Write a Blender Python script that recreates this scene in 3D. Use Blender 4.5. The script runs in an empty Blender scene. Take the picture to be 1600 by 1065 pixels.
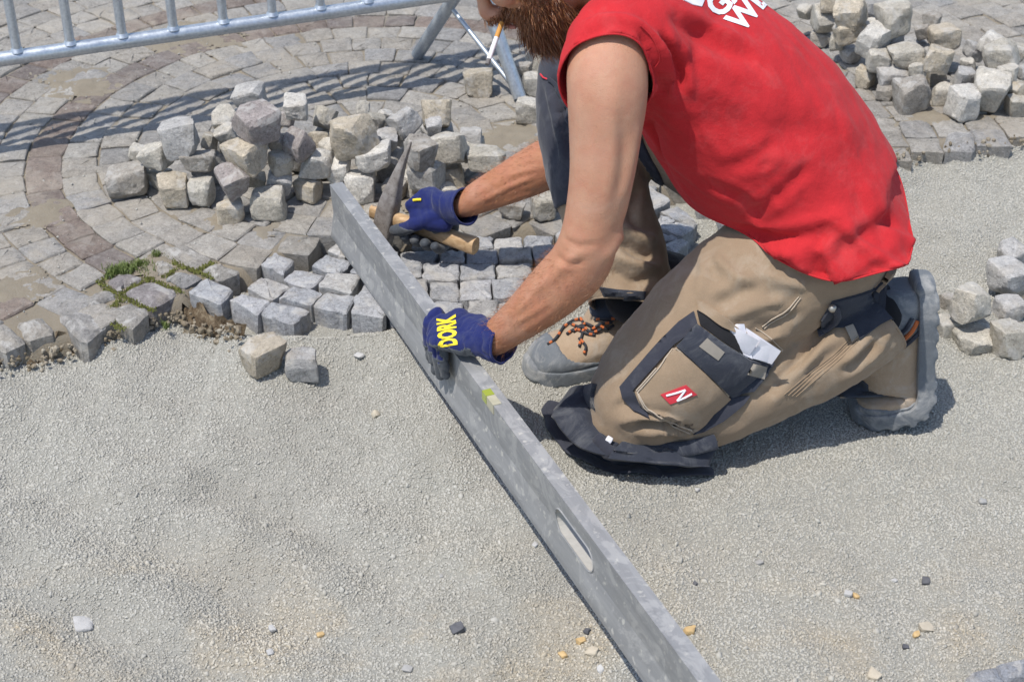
import bpy, bmesh, math, random
import numpy as np
from mathutils import Vector, Matrix, Euler
from mathutils.bvhtree import BVHTree
import mathutils.geometry as mgeo

# ------------------------------------------------------------------ camera, sky, sun, exposure
SC = bpy.context.scene
COL = SC.collection
PITCH, CAM_H, FOC = 33.0, 1.6, 2500.0          # degrees, metres, pixels of a 1600 px wide frame
cam_d = bpy.data.cameras.new('camera')
cam = bpy.data.objects.new('camera', cam_d); COL.objects.link(cam)
cam.location = (0, 0, CAM_H)
cam.rotation_euler = (math.radians(90 - PITCH), 0, 0)
cam_d.sensor_width = 36.0; cam_d.lens = 36.0 * FOC / 1600.0
cam_d.clip_start = 0.05; cam_d.clip_end = 500
cam_d.dof.use_dof = True; cam_d.dof.focus_distance = 2.75; cam_d.dof.aperture_fstop = 9.0
SC.camera = cam

SUN_EL, SUN_AZ = 66.5, (0.74, 0.673)             # elevation; ground direction in which shadows fall
W = bpy.data.worlds.new('World'); SC.world = W; W.use_nodes = True
_n = W.node_tree.nodes; _n.clear()
sky = _n.new('ShaderNodeTexSky'); sky.sky_type = 'NISHITA'; sky.sun_disc = False
sky.sun_elevation = math.radians(SUN_EL)
sky.sun_rotation = math.atan2(-SUN_AZ[0], -SUN_AZ[1])
bg = _n.new('ShaderNodeBackground'); bg.inputs['Strength'].default_value = 0.15
wo = _n.new('ShaderNodeOutputWorld')
W.node_tree.links.new(sky.outputs[0], bg.inputs[0]); W.node_tree.links.new(bg.outputs[0], wo.inputs[0])
sun_d = bpy.data.lights.new('sun', 'SUN'); sun_d.energy = 3.5; sun_d.angle = math.radians(0.55)
sun_d.color = (1.0, 0.955, 0.89)
sun = bpy.data.objects.new('sun', sun_d); COL.objects.link(sun)
_l = math.hypot(*SUN_AZ); _c = math.cos(math.radians(SUN_EL))
sun_dir = Vector((SUN_AZ[0] / _l * _c, SUN_AZ[1] / _l * _c, -math.sin(math.radians(SUN_EL))))
sun.rotation_euler = sun_dir.to_track_quat('-Z', 'Y').to_euler()
SC.view_settings.view_transform = 'Standard'; SC.view_settings.look = 'None'
SC.view_settings.exposure = 0.32; SC.view_settings.gamma = 1.0; SC.view_settings.use_curve_mapping = False

# ------------------------------------------------------------------ helpers
RNG = np.random.default_rng(7)
random.seed(11)
_TH = math.radians(PITCH)
CAM = Vector((0, 0, CAM_H))

def ray(u, v):
    b = (v - 532.5) / FOC
    return Vector(((u - 800) / FOC, math.cos(_TH) - b * math.sin(_TH), -math.sin(_TH) - b * math.cos(_TH)))

def at(u, v, z=0.0):
    d = ray(u, v); t = (z - CAM_H) / d.z
    return CAM + d * t

def project(p):
    r = Vector(p) - CAM
    d = r.y * math.cos(_TH) - r.z * math.sin(_TH); up = r.y * math.sin(_TH) + r.z * math.cos(_TH)
    return 800 + r.x / d * FOC, 532.5 - up / d * FOC

_perm = np.random.default_rng(3).permutation(256); _perm = np.concatenate([_perm, _perm])
_grad = np.random.default_rng(4).normal(size=(256, 3)); _grad /= np.linalg.norm(_grad, axis=1)[:, None]
def perlin(p):
    p = np.asarray(p, float); i = np.floor(p).astype(int); f = p - i; i &= 255
    u = f * f * f * (f * (f * 6 - 15) + 10)
    def g(dx, dy, dz):
        h = _perm[_perm[_perm[i[:, 0] + dx] + i[:, 1] + dy & 255] + i[:, 2] + dz & 255]
        gr = _grad[h]
        return gr[:, 0] * (f[:, 0] - dx) + gr[:, 1] * (f[:, 1] - dy) + gr[:, 2] * (f[:, 2] - dz)
    def lp(a, b, t): return a + (b - a) * t
    x0 = lp(lp(g(0,0,0), g(1,0,0), u[:,0]), lp(g(0,1,0), g(1,1,0), u[:,0]), u[:,1])
    x1 = lp(lp(g(0,0,1), g(1,0,1), u[:,0]), lp(g(0,1,1), g(1,1,1), u[:,0]), u[:,1])
    return lp(x0, x1, u[:, 2])
def noise2(x, y, s, seed=0.0):
    x = np.asarray(x, float); y = np.asarray(y, float)
    return perlin(np.stack([x.ravel() * s + seed * 7.3, y.ravel() * s - seed * 3.1, np.full(x.size, 0.37 + seed)], 1)).reshape(x.shape)

def mesh(name, V, F, mat=None, smooth=False, sharp=None):
    me = bpy.data.meshes.new(name)
    me.from_pydata([tuple(map(float, v)) for v in V], [], [tuple(map(int, f)) for f in F])
    me.validate()
    if mat is not None:
        for m in (mat if isinstance(mat, (list, tuple)) else [mat]): me.materials.append(m)
    if smooth:
        me.polygons.foreach_set('use_smooth', [True] * len(me.polygons))
        if sharp: me.set_sharp_from_angle(angle=math.radians(sharp))
    me.update()
    return me

def ob(name, me, parent=None, loc=None, color=None):
    o = bpy.data.objects.new(name, me); COL.objects.link(o)
    if parent is not None: o.parent = parent
    if loc is not None: o.location = loc
    if color is not None: o.color = (*color[:3], 1.0)
    return o

def tag(o, label=None, cat=None, group=None, kind=None):
    if label: o['label'] = label
    if cat: o['category'] = cat
    if group: o['group'] = group
    if kind: o['kind'] = kind
    return o

def empty(name, loc=(0, 0, 0)):
    o = bpy.data.objects.new(name, None); COL.objects.link(o); o.location = loc; o.empty_display_size = 0.05
    return o

# ------------------------------------------------------------------ materials
class NT:
    def __init__(s, name):
        s.m = bpy.data.materials.new(name); s.m.use_nodes = True; s.t = s.m.node_tree
        s.b = s.t.nodes['Principled BSDF']; s.out = s.t.nodes['Material Output']
    def n(s, typ, ins=None, **kw):
        nd = s.t.nodes.new(typ)
        for k, v in kw.items(): setattr(nd, k, v)
        for k, v in (ins or {}).items(): s.set(nd.inputs[k], v)
        return nd
    def set(s, sock, v):
        if isinstance(v, bpy.types.NodeSocket): s.t.links.new(v, sock)
        elif isinstance(v, (tuple, list)) and len(v) == 3 and sock.type == 'RGBA': sock.default_value = (*v, 1)
        else: sock.default_value = v
    def noise(s, scale, detail=4, rough=0.55, vec=None, dist=0.0):
        nd = s.n('ShaderNodeTexNoise', {'Scale': scale, 'Detail': detail, 'Roughness': rough, 'Distortion': dist})
        if vec is not None: s.set(nd.inputs['Vector'], vec)
        return nd.outputs['Fac']
    def ramp(s, fac, stops):
        nd = s.n('ShaderNodeValToRGB'); s.set(nd.inputs[0], fac)
        e = nd.color_ramp.elements
        while len(e) < len(stops): e.new(0.5)
        for el, (p, c) in zip(e, stops):
            el.position = p; el.color = (*c, 1) if isinstance(c, (tuple, list)) else (c, c, c, 1)
        return nd.outputs[0]
    def mix(s, fac, a, b, mode='MIX'):
        nd = s.n('ShaderNodeMix', data_type='RGBA', blend_type=mode)
        s.set(nd.inputs[0], fac); s.set(nd.inputs[6], a); s.set(nd.inputs[7], b)
        return nd.outputs[2]
    def math(s, op, a, b=0.0):
        nd = s.n('ShaderNodeMath', operation=op); s.set(nd.inputs[0], a); s.set(nd.inputs[1], b)
        return nd.outputs[0]
    def bump(s, height, strength=0.5, dist=0.002, normal=None):
        nd = s.n('ShaderNodeBump', {'Strength': strength, 'Distance': dist, 'Height': height})
        if normal is not None: s.set(nd.inputs['Normal'], normal)
        return nd.outputs[0]
    def done(s, color=None, rough=0.8, normal=None, metal=0.0, spec=0.5, **kw):
        if color is not None: s.set(s.b.inputs['Base Color'], color)
        s.set(s.b.inputs['Roughness'], rough); s.set(s.b.inputs['Metallic'], metal)
        s.set(s.b.inputs['Specular IOR Level'], spec)
        if normal is not None: s.set(s.b.inputs['Normal'], normal)
        for k, v in kw.items(): s.set(s.b.inputs[k], v)
        return s.m
    @property
    def pos(s):
        if not hasattr(s, '_g'): s._g = s.n('ShaderNodeNewGeometry')
        return s._g.outputs['Position']
    @property
    def oi(s):
        if not hasattr(s, '_o'): s._o = s.n('ShaderNodeObjectInfo')
        return s._o

def make_stone_mat(name, dusty, attr=False):
    m = NT(name); P = m.pos
    col = m.n('ShaderNodeAttribute', attribute_name='tone').outputs['Color'] if attr else m.oi.outputs['Color']
    mott = m.noise(38, 5, 0.65, P); fine = m.noise(420, 3, 0.7, P); big = m.noise(9, 3, 0.5, P)
    c = m.mix(0.75, col, m.ramp(mott, [(0.25, 0.62), (0.5, 0.95), (0.78, 1.28)]), 'MULTIPLY')
    c = m.mix(0.8, c, m.ramp(fine, [(0.3, 0.55), (0.47, 1.0), (0.62, 1.08), (0.72, 1.45)]), 'MULTIPLY')
    mid = m.noise(150, 4, 0.75, P)
    c = m.mix(0.9, c, m.ramp(mid, [(0.32, 0.50), (0.46, 0.98), (0.56, 1.04), (0.70, 1.50)]), 'MULTIPLY')
    # pale lime crust and sandy dust with shapes of their own
    c = m.mix(m.ramp(m.noise(26, 6, 0.7, P, 0.6), [(0.50, 0.0), (0.62, 0.18 if dusty else 0.6)]), c, (0.50, 0.485, 0.455))
    if dusty:
        d = m.ramp(m.noise(9.5, 7, 0.75, P, 0.8), [(0.42, 0.0), (0.62, 0.65)])
        d2 = m.ramp(m.noise(2.2, 3, 0.6, P), [(0.40, 0.12), (0.62, 1.0)])
        c = m.mix(m.math('MULTIPLY', d, d2), c, (0.37, 0.33, 0.27))
    else:
        d = m.ramp(m.noise(14, 5, 0.7, P, 0.5), [(0.50, 0.0), (0.68, 0.45)])
        c = m.mix(d, c, (0.38, 0.335, 0.27))
    h = m.math('ADD', m.math('MULTIPLY', m.noise(52, 7, 0.72, P), 2.4), m.math('MULTIPLY', fine, 0.5))
    return m.done(c, m.ramp(mott, [(0.3, 0.82), (0.7, 0.95)]), m.bump(h, 0.6, 0.0055), spec=0.3)

M = {}
M['sett'] = make_stone_mat('granite_loose', False)
M['paving'] = make_stone_mat('granite_paved', True)
M['paving_far'] = make_stone_mat('granite_paved_far', True, True)

m = NT('joint_sand'); P = m.pos
c = m.mix(m.noise(14, 5, 0.6, P), (0.26, 0.235, 0.195), (0.39, 0.35, 0.285))
c = m.mix(m.ramp(m.noise(600, 2, 0.6, P), [(0.3, 0.0), (0.7, 1.0)]), c, (0.42, 0.37, 0.29), 'SOFT_LIGHT')
c = m.mix(m.ramp(m.noise(1.7, 3, 0.5, P), [(0.5, 0.0), (0.62, 0.6)]), c, (0.31, 0.29, 0.255))
M['sand'] = m.done(c, 0.95, m.bump(m.noise(330, 4, 0.75, P), 1.0, 0.005), spec=0.2)

m = NT('earth'); P = m.pos
c = m.ramp(m.noise(60, 6, 0.75, P), [(0.25, (0.03, 0.022, 0.015)), (0.5, (0.13, 0.095, 0.06)), (0.75, (0.30, 0.25, 0.17))])
M['earth'] = m.done(c, 0.95, m.bump(m.noise(180, 5, 0.7, P), 0.9, 0.006), spec=0.2)

def gravel_colour(m, P, r):
    c = m.ramp(r, [(0.0, (0.36, 0.347, 0.305)), (0.3, (0.40, 0.386, 0.341)), (0.9, (0.42, 0.406, 0.361)), (1.0, (0.465, 0.45, 0.405))])
    return c
def ochre_mask(m, P):
    # patches of coarser yellowish sand towards the camera
    sx = m.n('ShaderNodeSeparateXYZ'); m.set(sx.inputs[0], P)
    near = m.ramp(m.math('MULTIPLY', m.math('SUBTRACT', 2.02, sx.outputs[1]), 2.0), [(0.0, 0.0), (0.55, 1.0)])
    return m.math('MULTIPLY', near, m.ramp(m.noise(4.6, 5, 0.65, P, 0.4), [(0.46, 0.0), (0.60, 1.0)]))
m = NT('gravel_grain'); P = m.pos; r = m.oi.outputs['Random']
c = gravel_colour(m, P, r)
oc = m.ramp(r, [(0.0, (0.20, 0.19, 0.175)), (0.25, (0.44, 0.36, 0.24)), (0.5, (0.50, 0.46, 0.39)), (0.8, (0.46, 0.40, 0.29)), (1.0, (0.62, 0.56, 0.46))])
c = m.mix(m.math('MULTIPLY', ochre_mask(m, P), 0.8), c, oc)
c = m.mix(m.ramp(m.noise(3.1, 4, 0.6, P), [(0.42, 0.0), (0.7, 0.30)]), c, (0.47, 0.465, 0.425))
c = m.mix(m.ramp(m.noise(4.2, 5, 0.62, P, 0.5), [(0.44, 0.0), (0.66, 0.42)]), c, (0.285, 0.27, 0.235))
M['grain'] = m.done(c, 0.92, spec=0.25)
m = NT('gravel_bed'); P = m.pos
c = m.mix(m.noise(380, 3, 0.7, P), (0.24, 0.233, 0.205), (0.40, 0.39, 0.345))
c = m.mix(m.math('MULTIPLY', ochre_mask(m, P), 0.5), c, (0.38, 0.33, 0.25))
M['gravel'] = m.done(c, 0.95, m.bump(m.noise(260, 4, 0.7, P), 1.0, 0.004), spec=0.2)

def pebble_mat(name, a, b):
    m = NT(name); P = m.pos
    return m.done(m.mix(m.noise(120, 4, 0.7, P), a, b), 0.8, m.bump(m.noise(300, 3, 0.6, P), 0.5, 0.002))
M['p_ochre'] = pebble_mat('pebble_ochre', (0.42, 0.25, 0.09), (0.62, 0.47, 0.25))
M['p_white'] = pebble_mat('pebble_white', (0.36, 0.35, 0.33), (0.52, 0.51, 0.49))
M['p_dark'] = pebble_mat('pebble_dark', (0.035, 0.035, 0.04), (0.15, 0.15, 0.16))
M['p_grey'] = pebble_mat('pebble_grey', (0.24, 0.235, 0.22), (0.42, 0.41, 0.39))
M['p_buff'] = pebble_mat('pebble_buff', (0.36, 0.31, 0.23), (0.54, 0.48, 0.38))

m = NT('galvanised_steel'); P = m.pos
v = m.n('ShaderNodeTexVoronoi', {'Scale': 160.0}); m.set(v.inputs['Vector'], P)
c = m.mix(v.outputs['Distance'], (0.42, 0.46, 0.50), (0.58, 0.62, 0.66))
c = m.mix(m.ramp(m.noise(22, 4, 0.6, P), [(0.5, 0), (0.7, 0.5)]), c, (0.33, 0.37, 0.42))
M['galv'] = m.done(c, m.ramp(m.noise(60, 3, 0.5, P), [(0.3, 0.32), (0.7, 0.5)]), m.bump(m.noise(240, 2, 0.5, P), 0.12, 0.001), metal=0.75)
def inside(p, poly):
    c = False; n = len(poly)
    for i in range(n):
        a, b = poly[i], poly[i - 1]
        if (a[1] > p[1]) != (b[1] > p[1]) and p[0] < (b[0] - a[0]) * (p[1] - a[1]) / (b[1] - a[1]) + a[0]: c = not c
    return c
NEW = [tuple(at(*p)[:2]) for p in [(292, 478), (330, 440), (395, 425), (450, 405), (520, 362), (640, 372), (745, 366), (860, 360), (960, 330), (1010, 300), (1130, 280), (1250, 290), (1290, 330), (1100, 480), (800, 560), (300, 580)]]
_NX = np.array([p[0] for p in NEW]); _NY = np.array([p[1] for p in NEW])
def newmask(x, y):
    x = np.asarray(x, float); y = np.asarray(y, float); c = np.zeros(x.shape, bool)
    for i in range(len(_NX)):
        ax, ay, bx, by = _NX[i], _NY[i], _NX[i - 1], _NY[i - 1]
        c ^= ((ay > y) != (by > y)) & (x < (bx - ax) * (y - ay) / (by - ay + 1e-12) + ax)
    return c
# ------------------------------------------------------------------ the ground: gravel bed, sand under the paving
EDGE = [(-6, 2.05), (-1.6, 2.33), (-0.933, 2.435), (-0.87, 2.455), (-0.80, 2.50), (-0.735, 2.515), (-0.69, 2.585), (-0.63, 2.60), (-0.575, 2.545),
        (-0.50, 2.505), (-0.42, 2.50), (-0.30, 2.53), (-0.16, 2.55), (0.0, 2.60), (0.12, 2.68), (0.35, 2.78), (0.55, 2.95), (0.75, 3.13), (0.90, 3.245), (1.2, 3.31), (2.2, 3.5), (6, 4.2)]
EX = np.array([e[0] for e in EDGE]); EY = np.array([e[1] for e in EDGE])
def edge_y(x): return np.interp(x, EX, EY)

def zg(x, y):
    x = np.asarray(x, float); y = np.asarray(y, float)
    z = -0.055 + 0.022 * noise2(x, y, 2.6, 1) + 0.026 * noise2(x, y, 6.0, 2) + 0.010 * noise2(x, y, 14, 12) + 0.004 * np.abs(noise2(x, y, 24, 14)) + 0.005 * noise2(x, y, 17, 3)
    z += 0.0030 * noise2(x, y, 48, 6) + 0.0016 * noise2(x, y, 95, 7)
    # ripples trodden and raked across the left front, and scuffs
    z += 0.014 * np.exp(-((x + 0.45) / 0.35) ** 2 - ((y - 1.85) / 0.28) ** 2) * np.sin((x * 0.9 + y * 1.3) * 24 + 2 * noise2(x, y, 4, 5))
    d = edge_y(x) - y
    z += 0.026 * np.exp(-np.maximum(d, 0) / 0.09) * (x < 0.6) * (x > -0.55) + 0.010 * np.exp(-np.maximum(d, 0) / 0.06) * (x <= -0.55)              # heaped against the front course
    z += 0.040 * np.exp(-np.maximum(d, 0) / 0.08) * (x > 0.75)
    z -= 0.022 * np.clip(-d / 0.05, 0, 1)
    return z
def zg1(x, y): return float(zg(np.array([x]), np.array([y]))[0])

def grid_mesh(name, xs, ys, zf, mat, keep=None, smooth=True):
    X, Y = np.meshgrid(xs, ys); Z = zf(X, Y)
    V = np.stack([X.ravel(), Y.ravel(), Z.ravel()], 1)
    nx, ny = len(xs), len(ys)
    i = (np.arange(ny - 1)[:, None] * nx + np.arange(nx - 1)[None]).ravel()
    F = np.stack([i, i + 1, i + nx + 1, i + nx], 1)
    if keep is not None:
        F = F[keep((V[F, 0]).mean(1), (V[F, 1]).mean(1))]
        used = np.unique(F); mp = np.full(len(V), -1); mp[used] = np.arange(len(used)); V = V[used]; F = mp[F]
    return mesh(name, V, F, mat, smooth)

def spaced(a, b, fine0, fine1, df, dc):
    xs = [a]
    while xs[-1] < b: xs.append(xs[-1] + (df if fine0 <= xs[-1] <= fine1 else dc))
    return np.array(xs)
GX = spaced(-1.6, 1.9, -1.3, 1.6, 0.012, 0.03); GY = spaced(0.9, 3.6, 1.45, 3.4, 0.012, 0.03)
gravel_bed = ob('gravel_bed', grid_mesh('gravel_bed', GX, GY, zg, M['gravel'], keep=lambda x, y: y < edge_y(x) + 0.30))
tag(gravel_bed, kind='structure')

# wide ground below everything, out to the horizon
ground = ob('ground', mesh('ground', [(-90, -90, -0.115), (90, -90, -0.115), (90, 120, -0.115), (-90, 120, -0.115)], [(0, 1, 2, 3)], M['gravel']))
tag(ground, kind='structure')

# loose chippings: real grains scattered over the bed
grain_col = bpy.data.collections.new('grain_shapes')
for k in range(6):
    n = 12; g = np.random.default_rng(50 + k)
    p = g.normal(size=(n, 3)); p /= np.linalg.norm(p, axis=1)[:, None]; p *= g.uniform(0.75, 1.1, (n, 1)) * np.array([1.0, 0.85, 0.7])
    bm = bmesh.new()
    for q in p: bm.verts.new(q)
    bmesh.ops.convex_hull(bm, input=bm.verts)
    for vv in [v for v in bm.verts if not v.link_faces]: bm.verts.remove(vv)
    me = bpy.data.meshes.new('grain'); bm.to_mesh(me); bm.free(); me.materials.append(M['grain']); me.polygons.foreach_set('use_smooth', [True] * len(me.polygons))
    grain_col.objects.link(bpy.data.objects.new('grain_shape', me))

def scatter(name, base, dens, smin, smax, seed):
    ng = bpy.data.node_groups.new(name + '_nodes', 'GeometryNodeTree')
    ng.interface.new_socket('Geometry', in_out='INPUT', socket_type='NodeSocketGeometry')
    ng.interface.new_socket('Geometry', in_out='OUTPUT', socket_type='NodeSocketGeometry')
    N = ng.nodes; L = ng.links
    gi = N.new('NodeGroupInput'); go = N.new('NodeGroupOutput')
    dp = N.new('GeometryNodeDistributePointsOnFaces'); dp.inputs['Density'].default_value = dens; dp.inputs['Seed'].default_value = seed
    ci = N.new('GeometryNodeCollectionInfo'); ci.inputs['Collection'].default_value = grain_col
    ci.inputs['Separate Children'].default_value = True; ci.inputs['Reset Children'].default_value = True
    io = N.new('GeometryNodeInstanceOnPoints'); io.inputs['Pick Instance'].default_value = True
    rv = N.new('FunctionNodeRandomValue'); rv.data_type = 'FLOAT_VECTOR'; rv.inputs[1].default_value = (6.28, 6.28, 6.28)
    rs = N.new('FunctionNodeRandomValue'); rs.data_type = 'FLOAT'; rs.inputs[2].default_value = 0.0; rs.inputs[3].default_value = 1.0; rs.inputs['Seed'].default_value = 5
    pw = N.new('ShaderNodeMath'); pw.operation = 'POWER'; pw.inputs[1].default_value = 2.6
    mr = N.new('ShaderNodeMapRange'); mr.inputs['To Min'].default_value = smin; mr.inputs['To Max'].default_value = smax
    L.new(gi.outputs[0], dp.inputs['Mesh']); L.new(dp.outputs['Points'], io.inputs['Points'])
    L.new(ci.outputs[0], io.inputs['Instance']); L.new(rv.outputs[0], io.inputs['Rotation'])
    L.new(rs.outputs[1], pw.inputs[0]); L.new(pw.outputs[0], mr.inputs['Value']); L.new(mr.outputs[0], io.inputs['Scale'])
    L.new(io.outputs[0], go.inputs[0])
    md = base.modifiers.new('scatter', 'NODES'); md.node_group = ng

def vis(x, y):
    return ((y < edge_y(x) + 0.02) | (newmask(x, y) & (y < edge_y(x) + 0.28))) & (np.abs(x) < 0.40 * y + 0.28) & (y > 1.42)
gm = grid_mesh('gravel', np.arange(-1.4, 1.72, 0.008), np.arange(1.42, 3.45, 0.008), zg, M['grain'], keep=vis)
gravel = ob('gravel', gm); tag(gravel, kind='stuff')
scatter('gravel', gravel, 70000, 0.0021, 0.0043, 3)

cm = grid_mesh('coarse_grit', np.arange(-1.3, 1.3, 0.02), np.arange(1.45, 2.15, 0.02), zg, M['grain'], keep=vis)
grit = ob('coarse_grit', cm); tag(grit, kind='stuff'); scatter('coarse_grit', grit, 700, 0.0035, 0.0085, 17)

# ------------------------------------------------------------------ old paving: concentric rings of setts round a point
RC, RR = np.array([-0.327, 3.307]), 0.7216
def front(poly): return [at(*p) for p in poly]
def dist_new(x, y):
    P_ = np.stack([np.ravel(x), np.ravel(y)], 1); best = np.full(len(P_), 9.0)
    for i in range(len(NEW)):
        a, b = np.array(NEW[i - 1]), np.array(NEW[i]); ab = b - a; t = np.clip(((P_ - a) @ ab) / (ab @ ab), 0, 1)
        best = np.minimum(best, np.linalg.norm(P_ - a - t[:, None] * ab, axis=1))
    return best.reshape(np.shape(x))
def sett_mesh(name, quad, depth, g, mat, round_=0.10, bevel=0.005, dome=0.002, z=0.0, n_edge=3):
    """one sett from its top outline (world xy quad): uneven edges, worn rim, tapering sides"""
    q = np.array(quad, float)[:, :2]; c = q.mean(0)
    pts = []
    for i in range(4):
        a, b, p = q[i], q[(i + 1) % 4], q[i - 1]
        pts.append(a + (p - a) * round_ * g.uniform(0.6, 1.4)); pts.append(a + (b - a) * round_ * g.uniform(0.6, 1.4))
        for t in np.linspace(0, 1, n_edge + 1)[1:-1]:
            pts.append(a + (b - a) * t + g.normal(size=2) * 0.0018)
    pts = np.array(pts); pts = pts + g.normal(size=pts.shape) * 0.0009
    n = len(pts)
    rad = np.linalg.norm(pts - c, axis=1).mean()
    sh = lambda k: c + (pts - c) * k
    ring = lambda p, zz: np.c_[p, np.full(n, zz) + (g.normal(size=n) * 0.0008 if zz > -0.02 else 0)]
    mid = ring(sh(0.55), z + dome); mid[:, 2] += g.normal(size=n) * 0.0011
    V = np.vstack([[[*c, z + dome * 1.3]], mid, ring(sh(1 - bevel / rad), z - 0.0005), ring(sh(1.0), z - bevel * 1.0), ring(sh(0.99) + g.normal(size=pts.shape) * 0.0022, z - depth * 0.45), ring(sh(0.88), z - depth)])
    tilt = g.normal(size=2) * 0.022
    V[:, 2] += (V[:, 0] - c[0]) * tilt[0] + (V[:, 1] - c[1]) * tilt[1]
    F = [(0, 1 + i, 1 + (i + 1) % n) for i in range(n)]
    for r in range(4):
        o = 1 + r * n
        F += [(o + i, o + n + i, o + n + (i + 1) % n, o + (i + 1) % n) for i in range(n)]
    V2 = V.copy(); V2[:, :2] -= c
    return mesh(name, V2, F, mat, True, 27), c

GREYS = [(0.275, 0.258, 0.232), (0.30, 0.283, 0.255), (0.25, 0.24, 0.225), (0.285, 0.262, 0.228), (0.315, 0.295, 0.262), (0.255, 0.248, 0.238)]
REDS = [(0.185, 0.146, 0.124), (0.168, 0.136, 0.118), (0.195, 0.154, 0.130), (0.16, 0.136, 0.124)]
def tint(base, g, s=0.06):
    return tuple(np.clip(np.array(base) * (1 + g.normal() * s), 0.02, 1))

pavement = empty('pavement', (0, 0, 0)); tag(pavement, kind='structure')
HAND = []                                    # hand-set outlines by the broken front edge (pixels of the photograph's ground plane)
for pol in [[(870,350),(1060,265),(1290,345),(1085,460)], [(730,490),(930,425),(1080,480),(930,610)], [(400,520),(560,478),(770,580),(600,720)],
            [(755,260),(900,210),(1040,250),(840,335)], [(1085,140),(1180,120),(1250,180),(1110,220)], [(1170,250),(1260,200),(1450,240),(1310,320)],
            [(1140,45),(1290,0),(1530,110),(1400,185)], [(1430,190),(1560,130),(1720,200),(1570,265)], [(600,400),(760,320),(850,370),(650,470)],
            [(110,575),(290,510),(400,635),(190,700)], [(-90,590),(40,575),(190,690),(10,780)], [(6735,-655),(6760,-795),(6965,-805),(6970,-660)]]:
    HAND.append([at(x / 4.571, 380 + y / 4.571) for x, y in pol])
HC = np.array([np.mean([p[:2] for p in q], 0) for q in HAND])
def in_hand(p): return any(inside(p, [(v[0], v[1]) for v in q]) for q in HAND)

cells = []
RING = 0.0775
for ri in range(-9, 46):
    r0 = RR + (ri - 0.5) * RING; r1 = r0 + RING
    rm = (r0 + r1) / 2
    if rm < 0.03: continue
    red_ring = ri in (0, 3)
    n = max(3, int(round(2 * math.pi * rm / 0.084)))
    g = np.random.default_rng(1000 + ri)
    w = g.uniform(0.82, 1.2, n); w = np.cumsum(w) / w.sum() * 2 * math.pi + g.uniform(0, 6.28)
    for k in range(n):
        a0, a1 = w[k - 1] if k else w[-1] - 2 * math.pi, w[k]
        am = (a0 + a1) / 2
        cx, cy = RC + rm * np.array([math.cos(am), math.sin(am)])
        red = red_ring and 0.9 < am % (2 * math.pi) < 4.1
        if cy < edge_y(cx) + 0.022 or cy > 8.0 or abs(cx) > 0.45 * cy + 0.7: continue
        if inside((cx, cy), NEW) or in_hand((cx, cy)) or (len(HC) and np.min(np.hypot(*(HC - [cx, cy]).T)) < 0.04): continue
        j = 0.0013
        gap = 0.0013 / rm
        q = []
        for (rr, aa) in ((r0 + j, a0 + gap), (r1 - j, a0 + gap), (r1 - j, a1 - gap), (r0 + j, a1 - gap)):
            rr += g.normal() * 0.0018; aa += g.normal() * 0.0018 / rm
            q.append(RC + rr * np.array([math.cos(aa), math.sin(aa)]))
        q = q[::-1]
        u, v = project((cx, cy, 0))
        size = 1.0 / ((cy ** 2 + cx ** 2 + 2.56))
        infr = -20 < u < 1620 and -20 < v < 1080
        cells.append((0 if infr else 1, -size, q, red, g.integers(1 << 30), (cx, cy)))
cells.sort(key=lambda c: c[:2])
far_V, far_F, far_C, off = [], [], [], 0
print('CELLS', len(cells), sum(1 for c in cells if c[0] == 0))
for k, (a, b, q, red, seed, c) in enumerate(cells):
    g = np.random.default_rng(seed)
    near_edge = c[1] < edge_y(c[0]) + 0.09 or dist_new(np.array([c[0]]), np.array([c[1]]))[0] < 0.075
    me, cc = sett_mesh('paving_stone', q, 0.075 if near_edge else 0.035, g, M['paving'], round_=0.045, bevel=0.003, dome=0.001, z=g.normal() * 0.0018, n_edge=2)
    if k < 285:
        o = ob('paving_stone', me, pavement, (*cc, 0), tint(REDS[g.integers(4)] if red else GREYS[g.integers(6)], g))
    else:
        v = np.empty(len(me.vertices) * 3); me.vertices.foreach_get('co', v); v = v.reshape(-1, 3) + [*cc, 0]
        far_C += [(*tint(REDS[g.integers(4)] if red else GREYS[g.integers(6)], g), 1.0)] * len(v)
        far_V.append(v); far_F += [tuple(i + off for i in p.vertices) for p in me.polygons]; off += len(v)
        bpy.data.meshes.remove(me)
if far_V:
    o = ob('far_paving_stones', mesh('far_paving_stones', np.vstack(far_V), far_F, M['paving_far'], True, 27), pavement); tag(o, kind='stuff')
    at_ = o.data.color_attributes.new('tone', 'FLOAT_COLOR', 'POINT'); at_.data.foreach_set('color', np.array(far_C, np.float32).ravel())
for k, q in enumerate(HAND):
    g = np.random.default_rng(300 + k)
    me, cc = sett_mesh('paving_stone', [p[:2] for p in q], 0.10, g, M['sett'], round_=0.13, bevel=0.006, dome=0.003, z=0.002, n_edge=3)
    ob('paving_stone', me, pavement, (*cc, 0), tint((0.225, 0.205, 0.20) if k in (0, 3) else GREYS[k % 6], g))

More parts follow.
